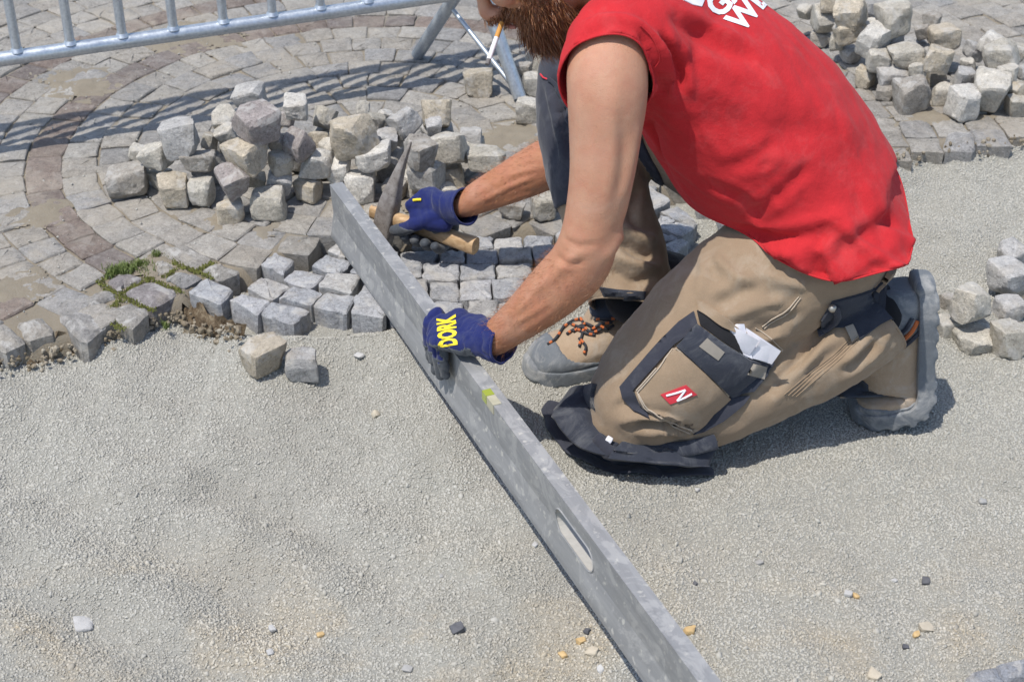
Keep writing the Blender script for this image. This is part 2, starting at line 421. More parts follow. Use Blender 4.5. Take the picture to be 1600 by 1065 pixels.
# sand that fills the joints, one sheet that stops at the broken edge and is dug out under the new work
def zs(x, y):
    z = -0.0055 + 0.0024 * noise2(x, y, 14, 8) + 0.0022 * noise2(x, y, 45, 9)
    dn = np.clip((y - edge_y(x)) / 0.035, 0, 1) ** 0.5
    dq = np.clip((dist_new(x, y) - 0.004) / 0.03, 0, 1) ** 0.6
    dn = dn * dq
    return z * dn + (1 - dn) * -0.085 + (dn < 1) * 0.012 * noise2(x, y, 40, 4)
CC = np.array([c[5] for c in cells if c[5][1] < edge_y(c[5][0]) + 0.3] + [tuple(c) for c in HC])
def near_stone(x, y):
    k = (y > edge_y(x) + 0.12) | (x > 0.8)
    lo = np.where(~k)[0]
    for i in lo: k[i] = np.min(np.maximum(np.abs(CC[:, 0] - x[i]), np.abs(CC[:, 1] - y[i]))) < 0.056
    return k & ~newmask(x, y)
SX = spaced(-1.75, 2.1, -1.5, 1.9, 0.012, 0.05); SY = spaced(2.25, 6.5, 2.3, 4.3, 0.012, 0.1)
sand = ob('joint_sand', grid_mesh('joint_sand', SX, SY, zs, M['sand'], keep=near_stone), pavement); tag(sand, kind='stuff')
m = NT('distant_paving'); P = m.pos
br = m.n('ShaderNodeTexBrick', {'Scale': 6.0, 'Color1': (0.30, 0.295, 0.285, 1), 'Color2': (0.34, 0.33, 0.31, 1), 'Mortar': (0.40, 0.35, 0.27, 1), 'Mortar Size': 0.03}); m.set(br.inputs['Vector'], P)
m.done(br.outputs[0], 0.9)
far_sheet = ob('far_pavement', mesh('far_pavement', [(-60, 6.4, -0.012), (60, 6.4, -0.012), (60, 100, -0.012), (-60, 100, -0.012), (-60, 2.2, -0.012), (-1.7, 2.4, -0.012), (-1.7, 6.4, -0.012), (2.05, 6.4, -0.012), (2.05, 3.6, -0.012), (60, 4.2, -0.012)],
                               [(0, 6, 7, 1, 2, 3), (4, 5, 6, 0), (8, 9, 1, 7)], m.m)); tag(far_sheet, kind='structure')

m = NT('mortar_rubble'); P = m.pos
M['rubble'] = m.done(m.ramp(m.noise(25, 4, 0.6, P), [(0.3, (0.10, 0.08, 0.05)), (0.5, (0.24, 0.20, 0.145)), (0.7, (0.36, 0.33, 0.27))]), 0.95, m.bump(m.noise(300, 3, 0.6, P), 0.6, 0.002), spec=0.2)
# earth and rubble showing in the broken edge
g = np.random.default_rng(77)
EXS = np.arange(-1.5, 1.7, 0.008)
V, F = [], []
nr = 7
for i, x in enumerate(EXS):
    y0 = float(edge_y(x))
    for j in range(nr):
        t = j / (nr - 1)
        V.append((x + g.normal() * 0.003, y0 + 0.035 - 0.055 * t + g.normal() * 0.004 + (0.02 if -0.71 < x < -0.58 else 0) * (1 - t), -0.012 - 0.062 * t ** 0.8 + g.normal() * 0.004))
for i in range(len(EXS) - 1):
    if -0.50 < EXS[i] < 0.80: continue
    for j in range(nr - 1):
        a = i * nr + j; F.append((a, a + 1, a + nr + 1, a + nr))
earth = ob('earth', mesh('earth', V, F, M['earth'], False), pavement); tag(earth, kind='stuff')

g = np.random.default_rng(78)
rv_, rf_ = [], []
for _ in range(700):
    x = g.uniform(-1.35, -0.50) if g.uniform() < 0.75 else g.uniform(0.82, 1.6)
    y = float(edge_y(x)) + g.normal() * 0.014 + 0.004; s = g.uniform(0.002, 0.0065) * (1 if g.uniform() < 0.92 else 1.8)
    bm = bmesh.new(); bmesh.ops.create_icosphere(bm, subdivisions=1, radius=s)
    c = np.array([x, y, zg1(x, y) + g.uniform(0.0, 0.030)]); o = len(rv_); sc3 = g.uniform(0.6, 1.2, 3)
    rv_ += [np.array(v.co) * sc3 * g.uniform(0.75, 1.2) + c for v in bm.verts]; rf_ += [tuple(v.index + o for v in f.verts) for f in bm.faces]; bm.free()
rub = ob('rubble', mesh('rubble', rv_, rf_, M['rubble'], False), pavement); tag(rub, kind='stuff')

# ------------------------------------------------------------------ newly laid setts, joints still open
new_paving = empty('new_paving'); tag(new_paving, kind='structure')
Z5 = [[(60,375),(115,348),(240,385),(180,450)], [(200,435),(250,385),(420,420),(345,480)], [(140,320),(205,275),(335,320),(250,375)],
      [(285,370),(345,318),(480,345),(425,400)], [(310,280),(360,230),(490,260),(430,320)], [(445,395),(500,340),(640,355),(590,430)],
      [(470,320),(510,262),(665,270),(615,350)], [(440,215),(500,165),(620,205),(560,260)], [(620,440),(640,365),(770,385),(768,460)],
      [(645,355),(690,295),(800,320),(770,375)], [(510,150),(560,112),(640,140),(590,180)], [(615,250),(640,215),(730,240),(690,285)],
      [(800,440),(815,380),(950,385),(960,455)], [(975,450),(985,375),(1130,375),(1135,455)], [(1150,460),(1165,385),(1290,380),(1290,455)], [(985,360),(990,290),(1110,290),(1115,370)],
      [(1125,375),(1130,295),(1265,290),(1265,375)], [(1285,375),(1270,290),(1410,280),(1430,360)], [(825,350),(810,290),(965,285),(965,360)],
      [(790,275),(800,215),(945,212),(938,275)], [(955,280),(960,212),(1112,210),(1112,280)], [(1125,280),(1130,215),(1280,213),(1280,280)], [(1300,275),(1300,213),(1450,203),(1440,270)],
      [(845,202),(850,148),(1010,142),(1005,202)], [(1025,205),(1030,150),(1138,150),(1138,205)], [(1153,203),(1156,145),(1290,140),(1290,203)], [(1310,203),(1305,138),(1450,135),(1452,193)],
      [(1470,193),(1465,130),(1600,125),(1600,185)], [(1120,138),(1130,90),(1180,90),(1180,138)], [(1192,135),(1192,88),(1270,85),(1272,132)], [(1285,132),(1285,85),(1410,83),(1410,128)], [(1424,128),(1424,82),(1545,80),(1545,122)],
      [(700,195),(715,150),(830,150),(825,200)], [(900,138),(910,100),(1000,100),(1010,135)], [(1300,375+80),(1305,385),(1440,370),(1470,440)], [(1450,350),(1440,285),(1580,270),(1600,340)], [(205,215),(265,163),(350,200),(300,262)]]
NP = [[at(340 + x / 2.963, 340 + y / 2.963) for x, y in q] for q in Z5]
NP.append([at(x / 4.571, 380 + y / 4.571) for x, y in [(1350,345),(1480,258),(1660,330),(1570,430)]])
for q in [[(110,410),(130,300),(300,410),(170,480)], [(235,480),(350,440),(470,540),(350,530)], [(172,585),(235,495),(330,535),(205,600)], [(215,605),(345,575),(460,605),(375,665)],
          [(355,560),(420,520),(490,555),(440,600)], [(160,645),(210,615),(355,665),(190,705)], [(255,715),(365,665),(430,690),(340,775)], [(185,725),(250,725),(335,780),(265,800)], [(255,815),(345,790),(320,900),(265,890)]]:
    NP.append([at(980 + x / 4.438, 220 + y / 4.438) for x, y in q])
NC = [np.mean([p[:2] for p in q], 0) for q in NP]
for yi in np.arange(2.5, 3.3, 0.083):                     # the rest of the field behind and under the man
    for xi in np.arange(-0.3, 0.95, 0.087):
        g = np.random.default_rng(int(yi * 1000) * 7 + int(xi * 1000) + 5000)
        x, y = xi + g.normal() * 0.004 + 0.04 * math.sin(yi * 30), yi + 0.03 * math.sin(xi * 4) + g.normal() * 0.003
        if not inside((x, y), NEW) or y < edge_y(x) + 0.02 or (x > -0.16 and y < 2.70 + 0.35 * max(x, 0)): continue
        if np.min(np.hypot(*(np.array(NC) - [x, y]).T)) < 0.076: continue
        h = 0.037
        NP.append([(x - h, y - h), (x - h, y + h), (x + h, y + h), (x + h, y - h)][::-1]); NC.append(np.array([x, y]))
for k, q in enumerate(NP):
    g = np.random.default_rng(900 + k)
    q = [np.array(p[:2]) for p in q]
    mc = np.mean(q, 0); q = [mc + (p - mc) * 1.06 for p in q]
    ar = sum(q[i][0] * q[(i + 1) % 4][1] - q[(i + 1) % 4][0] * q[i][1] for i in range(4))
    if ar < 0: q = q[::-1]
    me, cc = sett_mesh('paving_stone', q, 0.095, g, M['sett'], round_=0.06, bevel=0.0032, dome=0.0008, z=g.normal() * 0.003, n_edge=4)
    ob('paving_stone', me, new_paving, (*cc, 0), tint([(0.36, 0.36, 0.365), (0.33, 0.335, 0.345), (0.37, 0.36, 0.345), (0.31, 0.315, 0.325)][k % 4], g))
bed = ob('bedding_sand', grid_mesh('bedding_sand', np.arange(-0.62, 1.0, 0.014), np.arange(2.4, 3.3, 0.014), lambda x, y: -0.046 + 0.008 * noise2(x, y, 22, 4),
        M['gravel'], keep=lambda x, y: newmask(x, y) & (y > edge_y(x) + 0.02)), new_paving); tag(bed, kind='stuff')
chips = ob('bedding_chippings', bed.data, new_paving); tag(chips, kind='stuff'); scatter('bedding', chips, 42000, 0.0018, 0.0036, 9)

# sand swept and spilt over the setts: it shows only where it lies higher than they do
SPILL = [(at(u, v)[0], at(u, v)[1], r, h) for u, v, r, h in [(795, 215, .10, .012), (745, 240, .07, .010), (850, 200, .07, .010), (700, 300, .08, .009), (860, 345, .07, .009), (770, 362, .06, .008), (660, 320, .07, .009),
         (440, 370, .10, .008), (340, 345, .09, .007), (500, 350, .06, .008), (240, 410, .07, .006), (120, 130, .16, .006), (300, 60, .2, .005), (1450, 180, .12, .007), (1560, 195, .10, .007), (60, 330, .12, .005), (30, 450, .10, .006), (395, 415, .07, .007)]]
def spill_z(x, y):
    z = np.full(np.shape(x), -0.012)
    for a, b, r, h in SPILL: z = np.maximum(z, -0.012 + (h * 0.55 + 0.012) * np.exp(-(((x - a) ** 2 + (y - b) ** 2) / r ** 2)))
    return z + 0.0040 * noise2(x, y, 18, 21) + 0.0050 * noise2(x, y, 42, 22) + 0.0030 * noise2(x, y, 100, 23) - 0.03 * np.clip(1 - dist_new(x, y) / 0.12, 0, 1) - 0.03 * np.clip(1 - (y - edge_y(x)) / 0.13, 0, 1)
spill = ob('spilt_sand', grid_mesh('spilt_sand', np.arange(-1.5, 1.5, 0.007), np.arange(2.55, 4.2, 0.007), spill_z, M['sand'],
        keep=lambda x, y: (spill_z(x, y) > -0.002) & (y > edge_y(x) + 0.07) & ~newmask(x, y) & (dist_new(x, y) > 0.075)), pavement); tag(spill, kind='stuff')
# splinters and grains struck off the setts, lying about on the paving
chm = grid_mesh('stone_chips', np.arange(-1.4, 1.4, 0.03), np.arange(2.5, 3.9, 0.03), lambda x, y: 0.0015 + 0 * x, M['grain'], keep=lambda x, y: (y > edge_y(x) + 0.03) & ~newmask(x, y) & (noise2(x, y, 5, 31) > -0.12))
stone_chips = ob('stone_chips', chm, pavement); tag(stone_chips, kind='stuff'); scatter('stone_chips', stone_chips, 900, 0.0011, 0.0042, 23)
# setts at the near right corner
corner = empty('corner_paving'); tag(corner, kind='structure')
for k, pol in enumerate([[(1500, 1075), (1513, 1052), (1560, 1038), (1575, 1075)], [(1562, 1060), (1556, 1036), (1612, 1022), (1640, 1062)], [(1580, 1110), (1578, 1066), (1650, 1066), (1670, 1100)]]):
    g = np.random.default_rng(400 + k); q = [at(u, v, -0.03)[:2] for u, v in pol]
    me, cc = sett_mesh('paving_stone', [q[3], q[2], q[1], q[0]], 0.06, g, M['sett'], round_=0.1, z=0.0)
    ob('paving_stone', me, corner, (*cc, -0.03), (0.25, 0.26, 0.28))

# moss and a little grass in the joints by the broken edge
m = NT('moss'); P = m.pos
c = m.ramp(m.noise(90, 4, 0.7, P), [(0.3, (0.07, 0.075, 0.018)), (0.55, (0.15, 0.16, 0.035)), (0.8, (0.22, 0.20, 0.07))])
M['moss'] = m.done(c, 0.9)
m = NT('grass_green'); M['grass'] = m.done(m.mix(m.oi.outputs['Random'], (0.075, 0.115, 0.022), (0.14, 0.18, 0.045)), 0.7)
MOSS = [[(700,265),(780,210),(900,170),(1000,130),(1100,95),(1150,75)], [(720,275),(760,320),(850,365),(950,410),(1090,475)], [(640,480),(720,490),(790,455),(860,400)], [(735,500),(800,560),(880,610)],
        [(860,350),(950,300),(1045,255)], [(1040,235),(1090,260),(1200,300),(1300,340)], [(1150,75),(1230,130),(1300,160),(1400,190),(1520,245)], [(1180,230),(1250,175)], [(1400,195),(1530,125)], [(880,190),(960,170),(1060,150)], [(1030,200),(1060,230)], [(1010,150),(1090,170)]]
V, F = [], []
g = np.random.default_rng(5)
for pl in MOSS:
    w = [at(x / 4.571, 380 + y / 4.571, 0.0) for x, y in pl]
    for a, b in zip(w[:-1], w[1:]):
        for _ in range(int((b - a).length / 0.0006)):
            t = g.uniform(); p = a.lerp(b, t); sp = g.normal(size=2) * 0.0042
            h = g.uniform(0.002, 0.006); s = g.uniform(0.0012, 0.003); an = g.uniform(0, 6.28)
            base = np.array([p.x + sp[0], p.y + sp[1], -0.003]); o = len(V)
            for q in range(3): V.append(base + [s * math.cos(an + q * 2.1), s * math.sin(an + q * 2.1), 0])
            V.append(base + [g.normal() * 0.001, g.normal() * 0.001, h]); F += [(o, o + 1, o + 3), (o + 1, o + 2, o + 3), (o + 2, o, o + 3)]
moss = ob('moss', mesh('moss', V, F, M['moss'])); tag(moss, kind='stuff')
V, F = [], []
for (x, y, n, sx, sy) in [(900,190,260,110,22), (850,215,160,60,20), (1000,160,150,70,18), (1120,90,60,25,15), (1185,600,50,22,18), (780,240,60,30,14)]:
    for _ in range(n):
        p = at((x + g.normal() * sx * 0.6) / 4.571, 380 + (y + g.normal() * sy * 0.6) / 4.571, -0.03 if y > 550 else 0.0); an = g.uniform(0, 6.28); h = g.uniform(0.006, 0.015); le = g.uniform(0.002, 0.008)
        d = np.array([math.cos(an), math.sin(an), 0]); s = np.array([-d[1], d[0], 0]) * 0.0011; b = np.array(p); o = len(V)
        V += [b - s, b + s, b + d * le * 0.4 + [0, 0, h * 0.7] + s * 0.7, b + d * le * 0.4 + [0, 0, h * 0.7] - s * 0.7, b + d * le + [0, 0, h]]
        F += [(o, o + 1, o + 2, o + 3), (o + 3, o + 2, o + 4)]
grass = ob('grass', mesh('grass', V, F, M['grass'])); tag(grass, kind='stuff')
# ------------------------------------------------------------------ loose setts: every one a thing of its own
def rock_mesh(name, size, g, mat, rough=1.0, res=9, sharp=17):
    """a hand-split sett: skewed cube, split faces, knocked-off arrises"""
    n = res; t = np.linspace(-1, 1, n + 1)
    idx = {}; V = []; F = []
    def vid(p):
        k = tuple(np.round(p, 4))
        if k not in idx: idx[k] = len(V); V.append(p)
        return idx[k]
    for ax in range(3):
        for sgn in (-1, 1):
            for i in range(n):
                for j in range(n):
                    q = []
                    for (a, b) in ((t[i], t[j]), (t[i + 1], t[j]), (t[i + 1], t[j + 1]), (t[i], t[j + 1])):
                        p = [0, 0, 0]; p[ax] = sgn; p[(ax + 1) % 3] = a; p[(ax + 2) % 3] = b; q.append(vid(p))
                    F.append(q if sgn > 0 else q[::-1])
    V = np.array(V, float)
    cor = g.normal(size=(2, 2, 2, 3)) * 0.15
    cor[:, :, 0, :2] -= np.array([[[-1, -1], [-1, 1]], [[1, -1], [1, 1]]]) * g.uniform(0.02, 0.2)    # setts narrow downwards
    w = (V + 1) / 2
    off = np.zeros_like(V)
    for a in (0, 1):
        for b in (0, 1):
            for c in (0, 1):
                wt = (w[:, 0] if a else 1 - w[:, 0]) * (w[:, 1] if b else 1 - w[:, 1]) * (w[:, 2] if c else 1 - w[:, 2])
                off += wt[:, None] * cor[a, b, c]
    pwr = g.uniform(7, 12)
    r = (np.abs(V) ** pwr).sum(1) ** (1 / pwr)
    V = V / r[:, None] + off
    for _ in range(g.integers(6, 11)):                          # chips struck off corners and edges
        d = g.choice([-1, 1], 3) * g.uniform(0.25, 1.0, 3)
        if g.uniform() < 0.55: d[g.integers(3)] *= 0.15
        d /= np.linalg.norm(d)
        s = V @ d; lim = s.max() * g.uniform(0.79, 0.94)
        over = np.maximum(s - lim, 0); V -= over[:, None] * d * 0.95
    s0 = g.uniform(0, 99)
    nrm = V / np.linalg.norm(V, axis=1)[:, None]
    d = 0.085 * perlin(V * 1.1 + s0) + 0.075 * perlin(V * 2.4 + s0 + 9) + 0.065 * perlin(V * 4.0 + s0 + 5) + 0.038 * perlin(V * 8.5 + s0 + 2)
    V += nrm * d[:, None] * rough
    V *= np.array(size) / 2
    return mesh(name, V, F, mat, True, sharp)

def loose(u, v, wpx, lvl, label, group, tone=0, rot=None, shp=(1, 1, 1), base=0.0, tilt=0.25, name='loose_sett', zc=None):
    """stone whose middle shows at photograph pixel (u, v), wpx wide there; lvl layers of stone lie under it"""
    g = np.random.default_rng(int(u * 31 + v * 17))
    z = base + 0.040 + lvl * 0.056 if zc is None else zc
    p = at(u, v, z)
    d = (p - CAM).length
    rr_ = g.uniform(-0.7, 0.7) if rot is None else rot
    w = wpx * d / FOC * 0.90 / (abs(math.cos(rr_)) + 0.42 * abs(math.sin(rr_)))
    sz = (w * shp[0], w * shp[1] * g.uniform(0.88, 1.06), w * shp[2] * g.uniform(0.82, 1.0))
    sz = tuple(min(max(s, 0.035), 0.084) * (0.92 if lvl >= 0.5 else 1.0) for s in sz)
    if lvl == 0 and zc is None: p = at(u, v, base + sz[2] * 0.46); 
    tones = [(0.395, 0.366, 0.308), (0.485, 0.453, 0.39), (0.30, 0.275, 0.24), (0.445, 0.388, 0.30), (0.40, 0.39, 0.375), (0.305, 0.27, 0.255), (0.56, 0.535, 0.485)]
    o = ob(name, rock_mesh(name, sz, g, M['sett']), None, p, tint(tones[tone], g, 0.05))
    o.rotation_euler = (g.normal() * tilt * (1 if lvl else 0.25), g.normal() * tilt * (1 if lvl else 0.25), rr_)
    tag(o, label, 'stone', group)
    PLACED.append((p.x, p.y, p.z, lvl, sz, base)); return o
PLACED = []

GA = 'loose setts in the heap behind the straightedge'
def A(x, y, wz, lvl, tone, label, **k):                       # read off an enlargement of the left half of the heap
    return loose(150 + x / 4.571, 140 + y / 4.571, wz / 4.571, lvl, label, GA, tone, **k)
A(235, 640, 285, 0, 2, 'dark faced sett at the far left end of the heap', rot=0.1)
A(300, 460, 130, 0, 1, 'small pale sett tucked behind the dark leftmost sett')
A(430, 480, 250, 0.7, 1, 'bright topped sett with a brown broken face above the leftmost sett', rot=-0.3)
A(590, 355, 300, 1.6, 4, 'bluish topped sett with rough pale front, high on the left of the heap', rot=0.15)
A(735, 510, 310, 0.8, 2, 'long dark grey slab shaped sett below the bluish topped one', shp=(1, 0.75, 0.62), rot=0.1, tilt=0.12)
A(455, 630, 190, 0, 0, 'pale sett half hidden behind the upright rounded sett at the left front')
A(560, 730, 215, 0, 3, 'upright rounded buff sett in the left front row', rot=0.1, shp=(1, 1, 1.15))
A(750, 730, 205, 0, 1, 'upright sett with a white top corner in the front row', rot=-0.2, shp=(1, 1, 1.15))
A(955, 655, 290, 0.85, 5, 'big brownish grey sett leaning over the front row', rot=0.5, tilt=0.35)
A(960, 865, 265, 0, 3, 'buff sett lowest in front, below the big leaning one', rot=0.35, shp=(1, 0.8, 0.75))
A(1240, 820, 255, 0, 0, 'square faced sett standing alone at the front of the heap', rot=0.05, shp=(1, 0.95, 1.1))
A(1065, 470, 330, 1.6, 3, 'big buff sett with a dark right face under the topmost sett', rot=-0.5, tilt=0.2)
A(1160, 235, 340, 2.75, 5, 'dark grey diamond shaped sett on the very top of the heap', rot=0.75, tilt=0.3)
A(915, 215, 235, 1.5, 1, 'pale sett left of the topmost dark one', rot=0.2)
A(1110, 85, 260, 1.3, 4, 'bluish sett peeping out behind the topmost dark one', rot=-0.1)
A(1430, 130, 210, 2.0, 6, 'almost white sett standing up at the back of the heap', rot=0.1)
A(1360, 215, 130, 1.2, 5, 'grey sett between the topmost dark one and the white one')
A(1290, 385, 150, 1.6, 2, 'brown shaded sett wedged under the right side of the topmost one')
A(1440, 395, 230, 1.6, 5, 'purplish grey sett tipped on its corner right of the top', rot=0.8, tilt=0.45)
A(930, 330, 180, 1.2, 1, 'pale sett between the bluish and the buff ones', rot=0.2)
A(815, 370, 110, 1.0, 0, 'small pale sett above the dark slab shaped one')
A(1140, 640, 150, 0.1, 3, 'small buff sett behind the square faced one')
A(1325, 520, 215, 1.0, 0, 'grey sett behind and above the square faced one', rot=0.5)
A(1315, 660, 200, 0.2, 4, 'bluish grey sett hugging the back of the square faced one', rot=0.1)
A(1520, 710, 200, 0, 3, 'rounded buff sett in the middle of the front row', rot=-0.45)
def B(x, y, wz, lvl, tone, label, **k):                       # the right half
    return loose(450 + x / 3.721, 140 + y / 3.721, wz / 3.721, lvl, label, GA, tone, **k)
B(385, 270, 275, 1.7, 3, 'large buff sett with a broad shaded front in the middle of the heap', rot=-0.35, tilt=0.15)
B(215, 165, 150, 1.1, 0, 'pale sett just right of the white standing one', rot=0.1)
B(190, 290, 135, 1.0, 3, 'small grey sett left of the large buff one')
B(235, 345, 140, 0.8, 1, 'pale sett under the left edge of the large buff one')
B(160, 435, 215, 0.6, 6, 'mottled white sett above the rounded buff one in the front row', rot=0.2)
B(500, 205, 170, 1.2, 0, 'grey sett behind the large buff one', rot=0.3)
B(560, 165, 110, 1.0, 6, 'white sett at the back right of the large buff one')
B(430, 120, 110, 0.8, 1, 'white cornered sett at the back rim of the heap')
B(675, 195, 200, 1.5, 4, 'bluish white jagged sett at the back of the heap', rot=0.7, tilt=0.35)
B(860, 145, 215, 1.3, 3, 'buff sett with a brown face at the back right of the heap', rot=0.1)
B(580, 300, 150, 1.0, 4, 'bluish grey sett in the hollow right of the large buff one')
B(500, 395, 250, 0.9, 6, 'long pale sett with a shaded underside behind the hammer', rot=0.1, shp=(1, 0.8, 0.7), tilt=0.12)
B(295, 470, 165, 0.3, 6, 'white mottled sett behind the whitest front sett', rot=-0.2)
B(417, 555, 215, 0, 6, 'whitest cube shaped sett in front, beside the end of the straightedge', rot=0.05)
B(770, 375, 200, 1.3, 2, 'tall dark mottled sett right behind the tip of the hammer', rot=0.5, shp=(0.95, 0.9, 1.15))
B(945, 330, 235, 1.0, 1, 'broad pale grey sett right of the dark mottled one', rot=-0.4, tilt=0.3)
B(745, 535, 190, 0, 1, 'pale sett under the dark mottled one behind the hammer', rot=0.4)
B(1065, 285, 160, 0.6, 4, 'grey sett at the far right of the back row', rot=-0.1)
B(1035, 365, 80, 0.3, 1, 'small white sett squeezed right of the broad pale grey one')
B(930, 505, 215, 0, 3, 'low buff sett beside the gloved hand with the hammer', rot=0.1, shp=(1, 0.85, 0.75))
B(1155, 410, 245, 0.4, 0, 'grey veined sett above the right forearm', rot=-0.1, shp=(1, 0.8, 0.7), tilt=0.12)
B(1090, 345, 130, 0.2, 1, 'pale flat sett behind the grey veined one')
B(915, 600, 160, 0, 1, 'pale sett partly behind the gloved hand with the hammer', shp=(1, 1, 0.6))
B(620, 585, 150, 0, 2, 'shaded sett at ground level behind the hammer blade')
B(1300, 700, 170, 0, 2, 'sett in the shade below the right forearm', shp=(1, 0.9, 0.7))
B(1480, 680, 195, 0, 0, 'mottled sett on the paving beside the raised knee', rot=0.3)
B(850, 215, 90, 1.5, 4, 'small bluish sett under the buff one at the back right')

GB = 'setts lying about near the barrier foot'
def Cc(u, v, w, lvl, tone, label, **k): return loose(u, v, w, lvl, label, GB, tone, **k)
Cc(749, 131, 46, 0, 3, 'single rough sett lying left of the barrier foot', rot=0.1)
Cc(826, 173, 46, 0, 1, 'single sett touching the end of the barrier foot', rot=-0.1)
Cc(833, 132, 36, 0, 1, 'pale sett right behind the barrier foot', shp=(1, 1, 1.1))
Cc(852, 104, 44, 0.2, 0, 'sett in front of the knee, below the beard')
Cc(820, 108, 26, 0, 2, 'small dark sett under the point of the beard')
Cc(858, 68, 50, 0.6, 4, 'bluish sett behind the beard', rot=0.4)
Cc(842, 88, 40, 0, 1, 'mottled sett under the bluish one behind the beard')
Cc(885, 92, 44, 0, 0, 'sett hidden beside the red sleeve')

GC = 'loose setts in the heap behind the worker\'s back'
def D(x, y, wz, lvl, tone, label, **k):
    return loose(1200 + x / 4, x * 0 + y / 4, wz / 4, lvl, label, GC, tone, **k)
D(790, 120, 305, 2.0, 0, 'biggest sett, standing on top of the heap behind the worker\'s back', rot=0.15, shp=(1, 0.95, 1.05), tilt=0.1)
D(390, 30, 150, 1.4, 3, 'buff sett at the top edge of the photo, left of the biggest one')
D(345, 120, 190, 0.6, 1, 'pale sett showing just beyond the shoulder blade', rot=0.3)
D(510, 85, 230, 1.8, 3, 'wedge shaped buff sett left of the biggest one', rot=-0.4, tilt=0.3)
D(500, 190, 230, 1.0, 3, 'long buff sett under the wedge shaped one', rot=0.2, shp=(1, 0.8, 0.72), tilt=0.15)
D(235, 75, 100, 0.6, 0, 'small sett just visible above the red shirt at the top')
D(640, 60, 100, 1.0, 4, 'bluish sett wedged left of the biggest one')
D(640, 165, 110, 0.9, 1, 'small pale sett under the lower left of the biggest one')
D(665, 250, 225, 1.2, 6, 'white sett with a yellow stain and an upturned corner', rot=0.7, tilt=0.4)
D(515, 345, 135, 0, 4, 'bluish sett against the edge of the red shirt', rot=0.4)
D(690, 385, 180, 0.6, 1, 'pale sett below the white yellow stained one')
D(435, 262, 90, 0.2, 0, 'small sett by the red shirt below the long buff one')
D(600, 485, 140, 0, 3, 'buff sett with a shaded right side beside the red shirt', rot=-0.7)
D(870, 350, 235, 0.9, 0, 'flat topped grey slab in the middle of the heap', rot=0.1, shp=(1, 1, 0.75), tilt=0.15)
D(1060, 370, 215, 1.0, 3, 'rounded buff sett right of the flat topped slab', rot=-0.3)
D(1100, 230, 285, 1.0, 3, 'wide sett with a dark rough front right of the biggest one', rot=0.05, shp=(1, 0.8, 0.6), tilt=0.1)
D(965, 205, 100, 1.0, 2, 'small sett between the biggest one and the wide dark fronted one')
D(790, 480, 215, 0.1, 4, 'long bluish sett with a white spot in front of the slab', rot=0.2, shp=(1, 0.7, 0.6))
D(730, 575, 120, 0, 2, 'grey sett left of the dark one in the front row')
D(890, 590, 270, 0, 2, 'large dark grey sett in the front row of the heap', rot=0.25)
D(930, 440, 90, 0.6, 1, 'small pale sett in the gap below the slab')
D(1100, 590, 160, 0, 1, 'pale sett right of the large dark grey one', rot=0.05, shp=(1, 1, 1.1))
D(1230, 485, 140, 0.4, 4, 'bluish sett behind the frontmost one')
D(1225, 660, 205, 0, 6, 'frontmost sett with a bluish white left face', rot=0.4, shp=(1, 0.9, 1.1))
D(1390, 570, 255, 0.2, 1, 'broad pale sett right of the frontmost one', rot=-0.2)
D(1565, 660, 170, 0, 0, 'grey sett cut by the right edge of the photo, front row', rot=0.1)
D(1285, 320, 150, 0.3, 4, 'bluish sett in the hollow right of the dark fronted one')
D(1400, 270, 150, 0.9, 6, 'small white sett tipped up at the back right', rot=0.6)
D(1440, 375, 250, 0.8, 0, 'grey sett with slanting top right of the hollow', rot=-0.4, tilt=0.3)
D(1250, 410, 110, 0.3, 1, 'small pale sett in the hollow below the bluish one')
D(1500, 475, 150, 0.6, 1, 'pale sett above the broad pale one at the right')
D(1592, 455, 90, 0.5, 4, 'bluish sliver of a sett at the right edge of the photo')
D(1565, 555, 110, 0.3, 3, 'buff sett near the right edge between two grey ones')
D(1560, 330, 130, 0.4, 0, 'grey sett at the back right edge of the heap')
D(1050, 475, 140, 0, 3, 'low buff sett in the shade between slab and front row')
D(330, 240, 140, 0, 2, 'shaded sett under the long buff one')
D(1030, 120, 120, 0, 2, 'sett lying behind the wide dark fronted one')

GD = 'setts dumped on the gravel behind the boot'
def E_(x, y, wz, lvl, tone, label, **k):
    p = at(1400 + x / 4.44, 360 + y / 4.44, -0.03); b = zg1(p.x, p.y) - 0.004
    return loose(1400 + x / 4.44, 360 + y / 4.44, wz / 4.44, lvl, label, GD, tone, base=b, **k)
E_(810, 180, 210, 0, 4, 'farthest bluish sett on the gravel at the right edge', rot=0.3)
E_(785, 320, 260, 0.2, 4, 'mottled bluish sett behind the upper of the pieces on the gravel', rot=0.5)
E_(520, 515, 305, 0.5, 1, 'pale sett with a dark undercut face beside the boot sole', rot=0.6, tilt=0.35)
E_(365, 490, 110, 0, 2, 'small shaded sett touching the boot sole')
E_(355, 665, 180, 0, 1, 'pale sett close behind the boot sole, left of the front one', rot=0.2)
E_(545, 765, 290, 0, 1, 'low wedge shaped sett in front of the group on the gravel', rot=0.1, shp=(1, 0.85, 0.7))
E_(790, 535, 250, 0, 4, 'flat bluish sett in the middle of the group on the gravel', rot=0.1, shp=(1, 0.8, 0.75))
E_(800, 770, 300, 0, 0, 'big upright sett at the right edge in front of the group', rot=0.35, shp=(1, 0.9, 1.1))
E_(870, 425, 120, 0, 3, 'small buff sett between the two bluish ones')
GE = 'two setts on the gravel in front of the new paving'
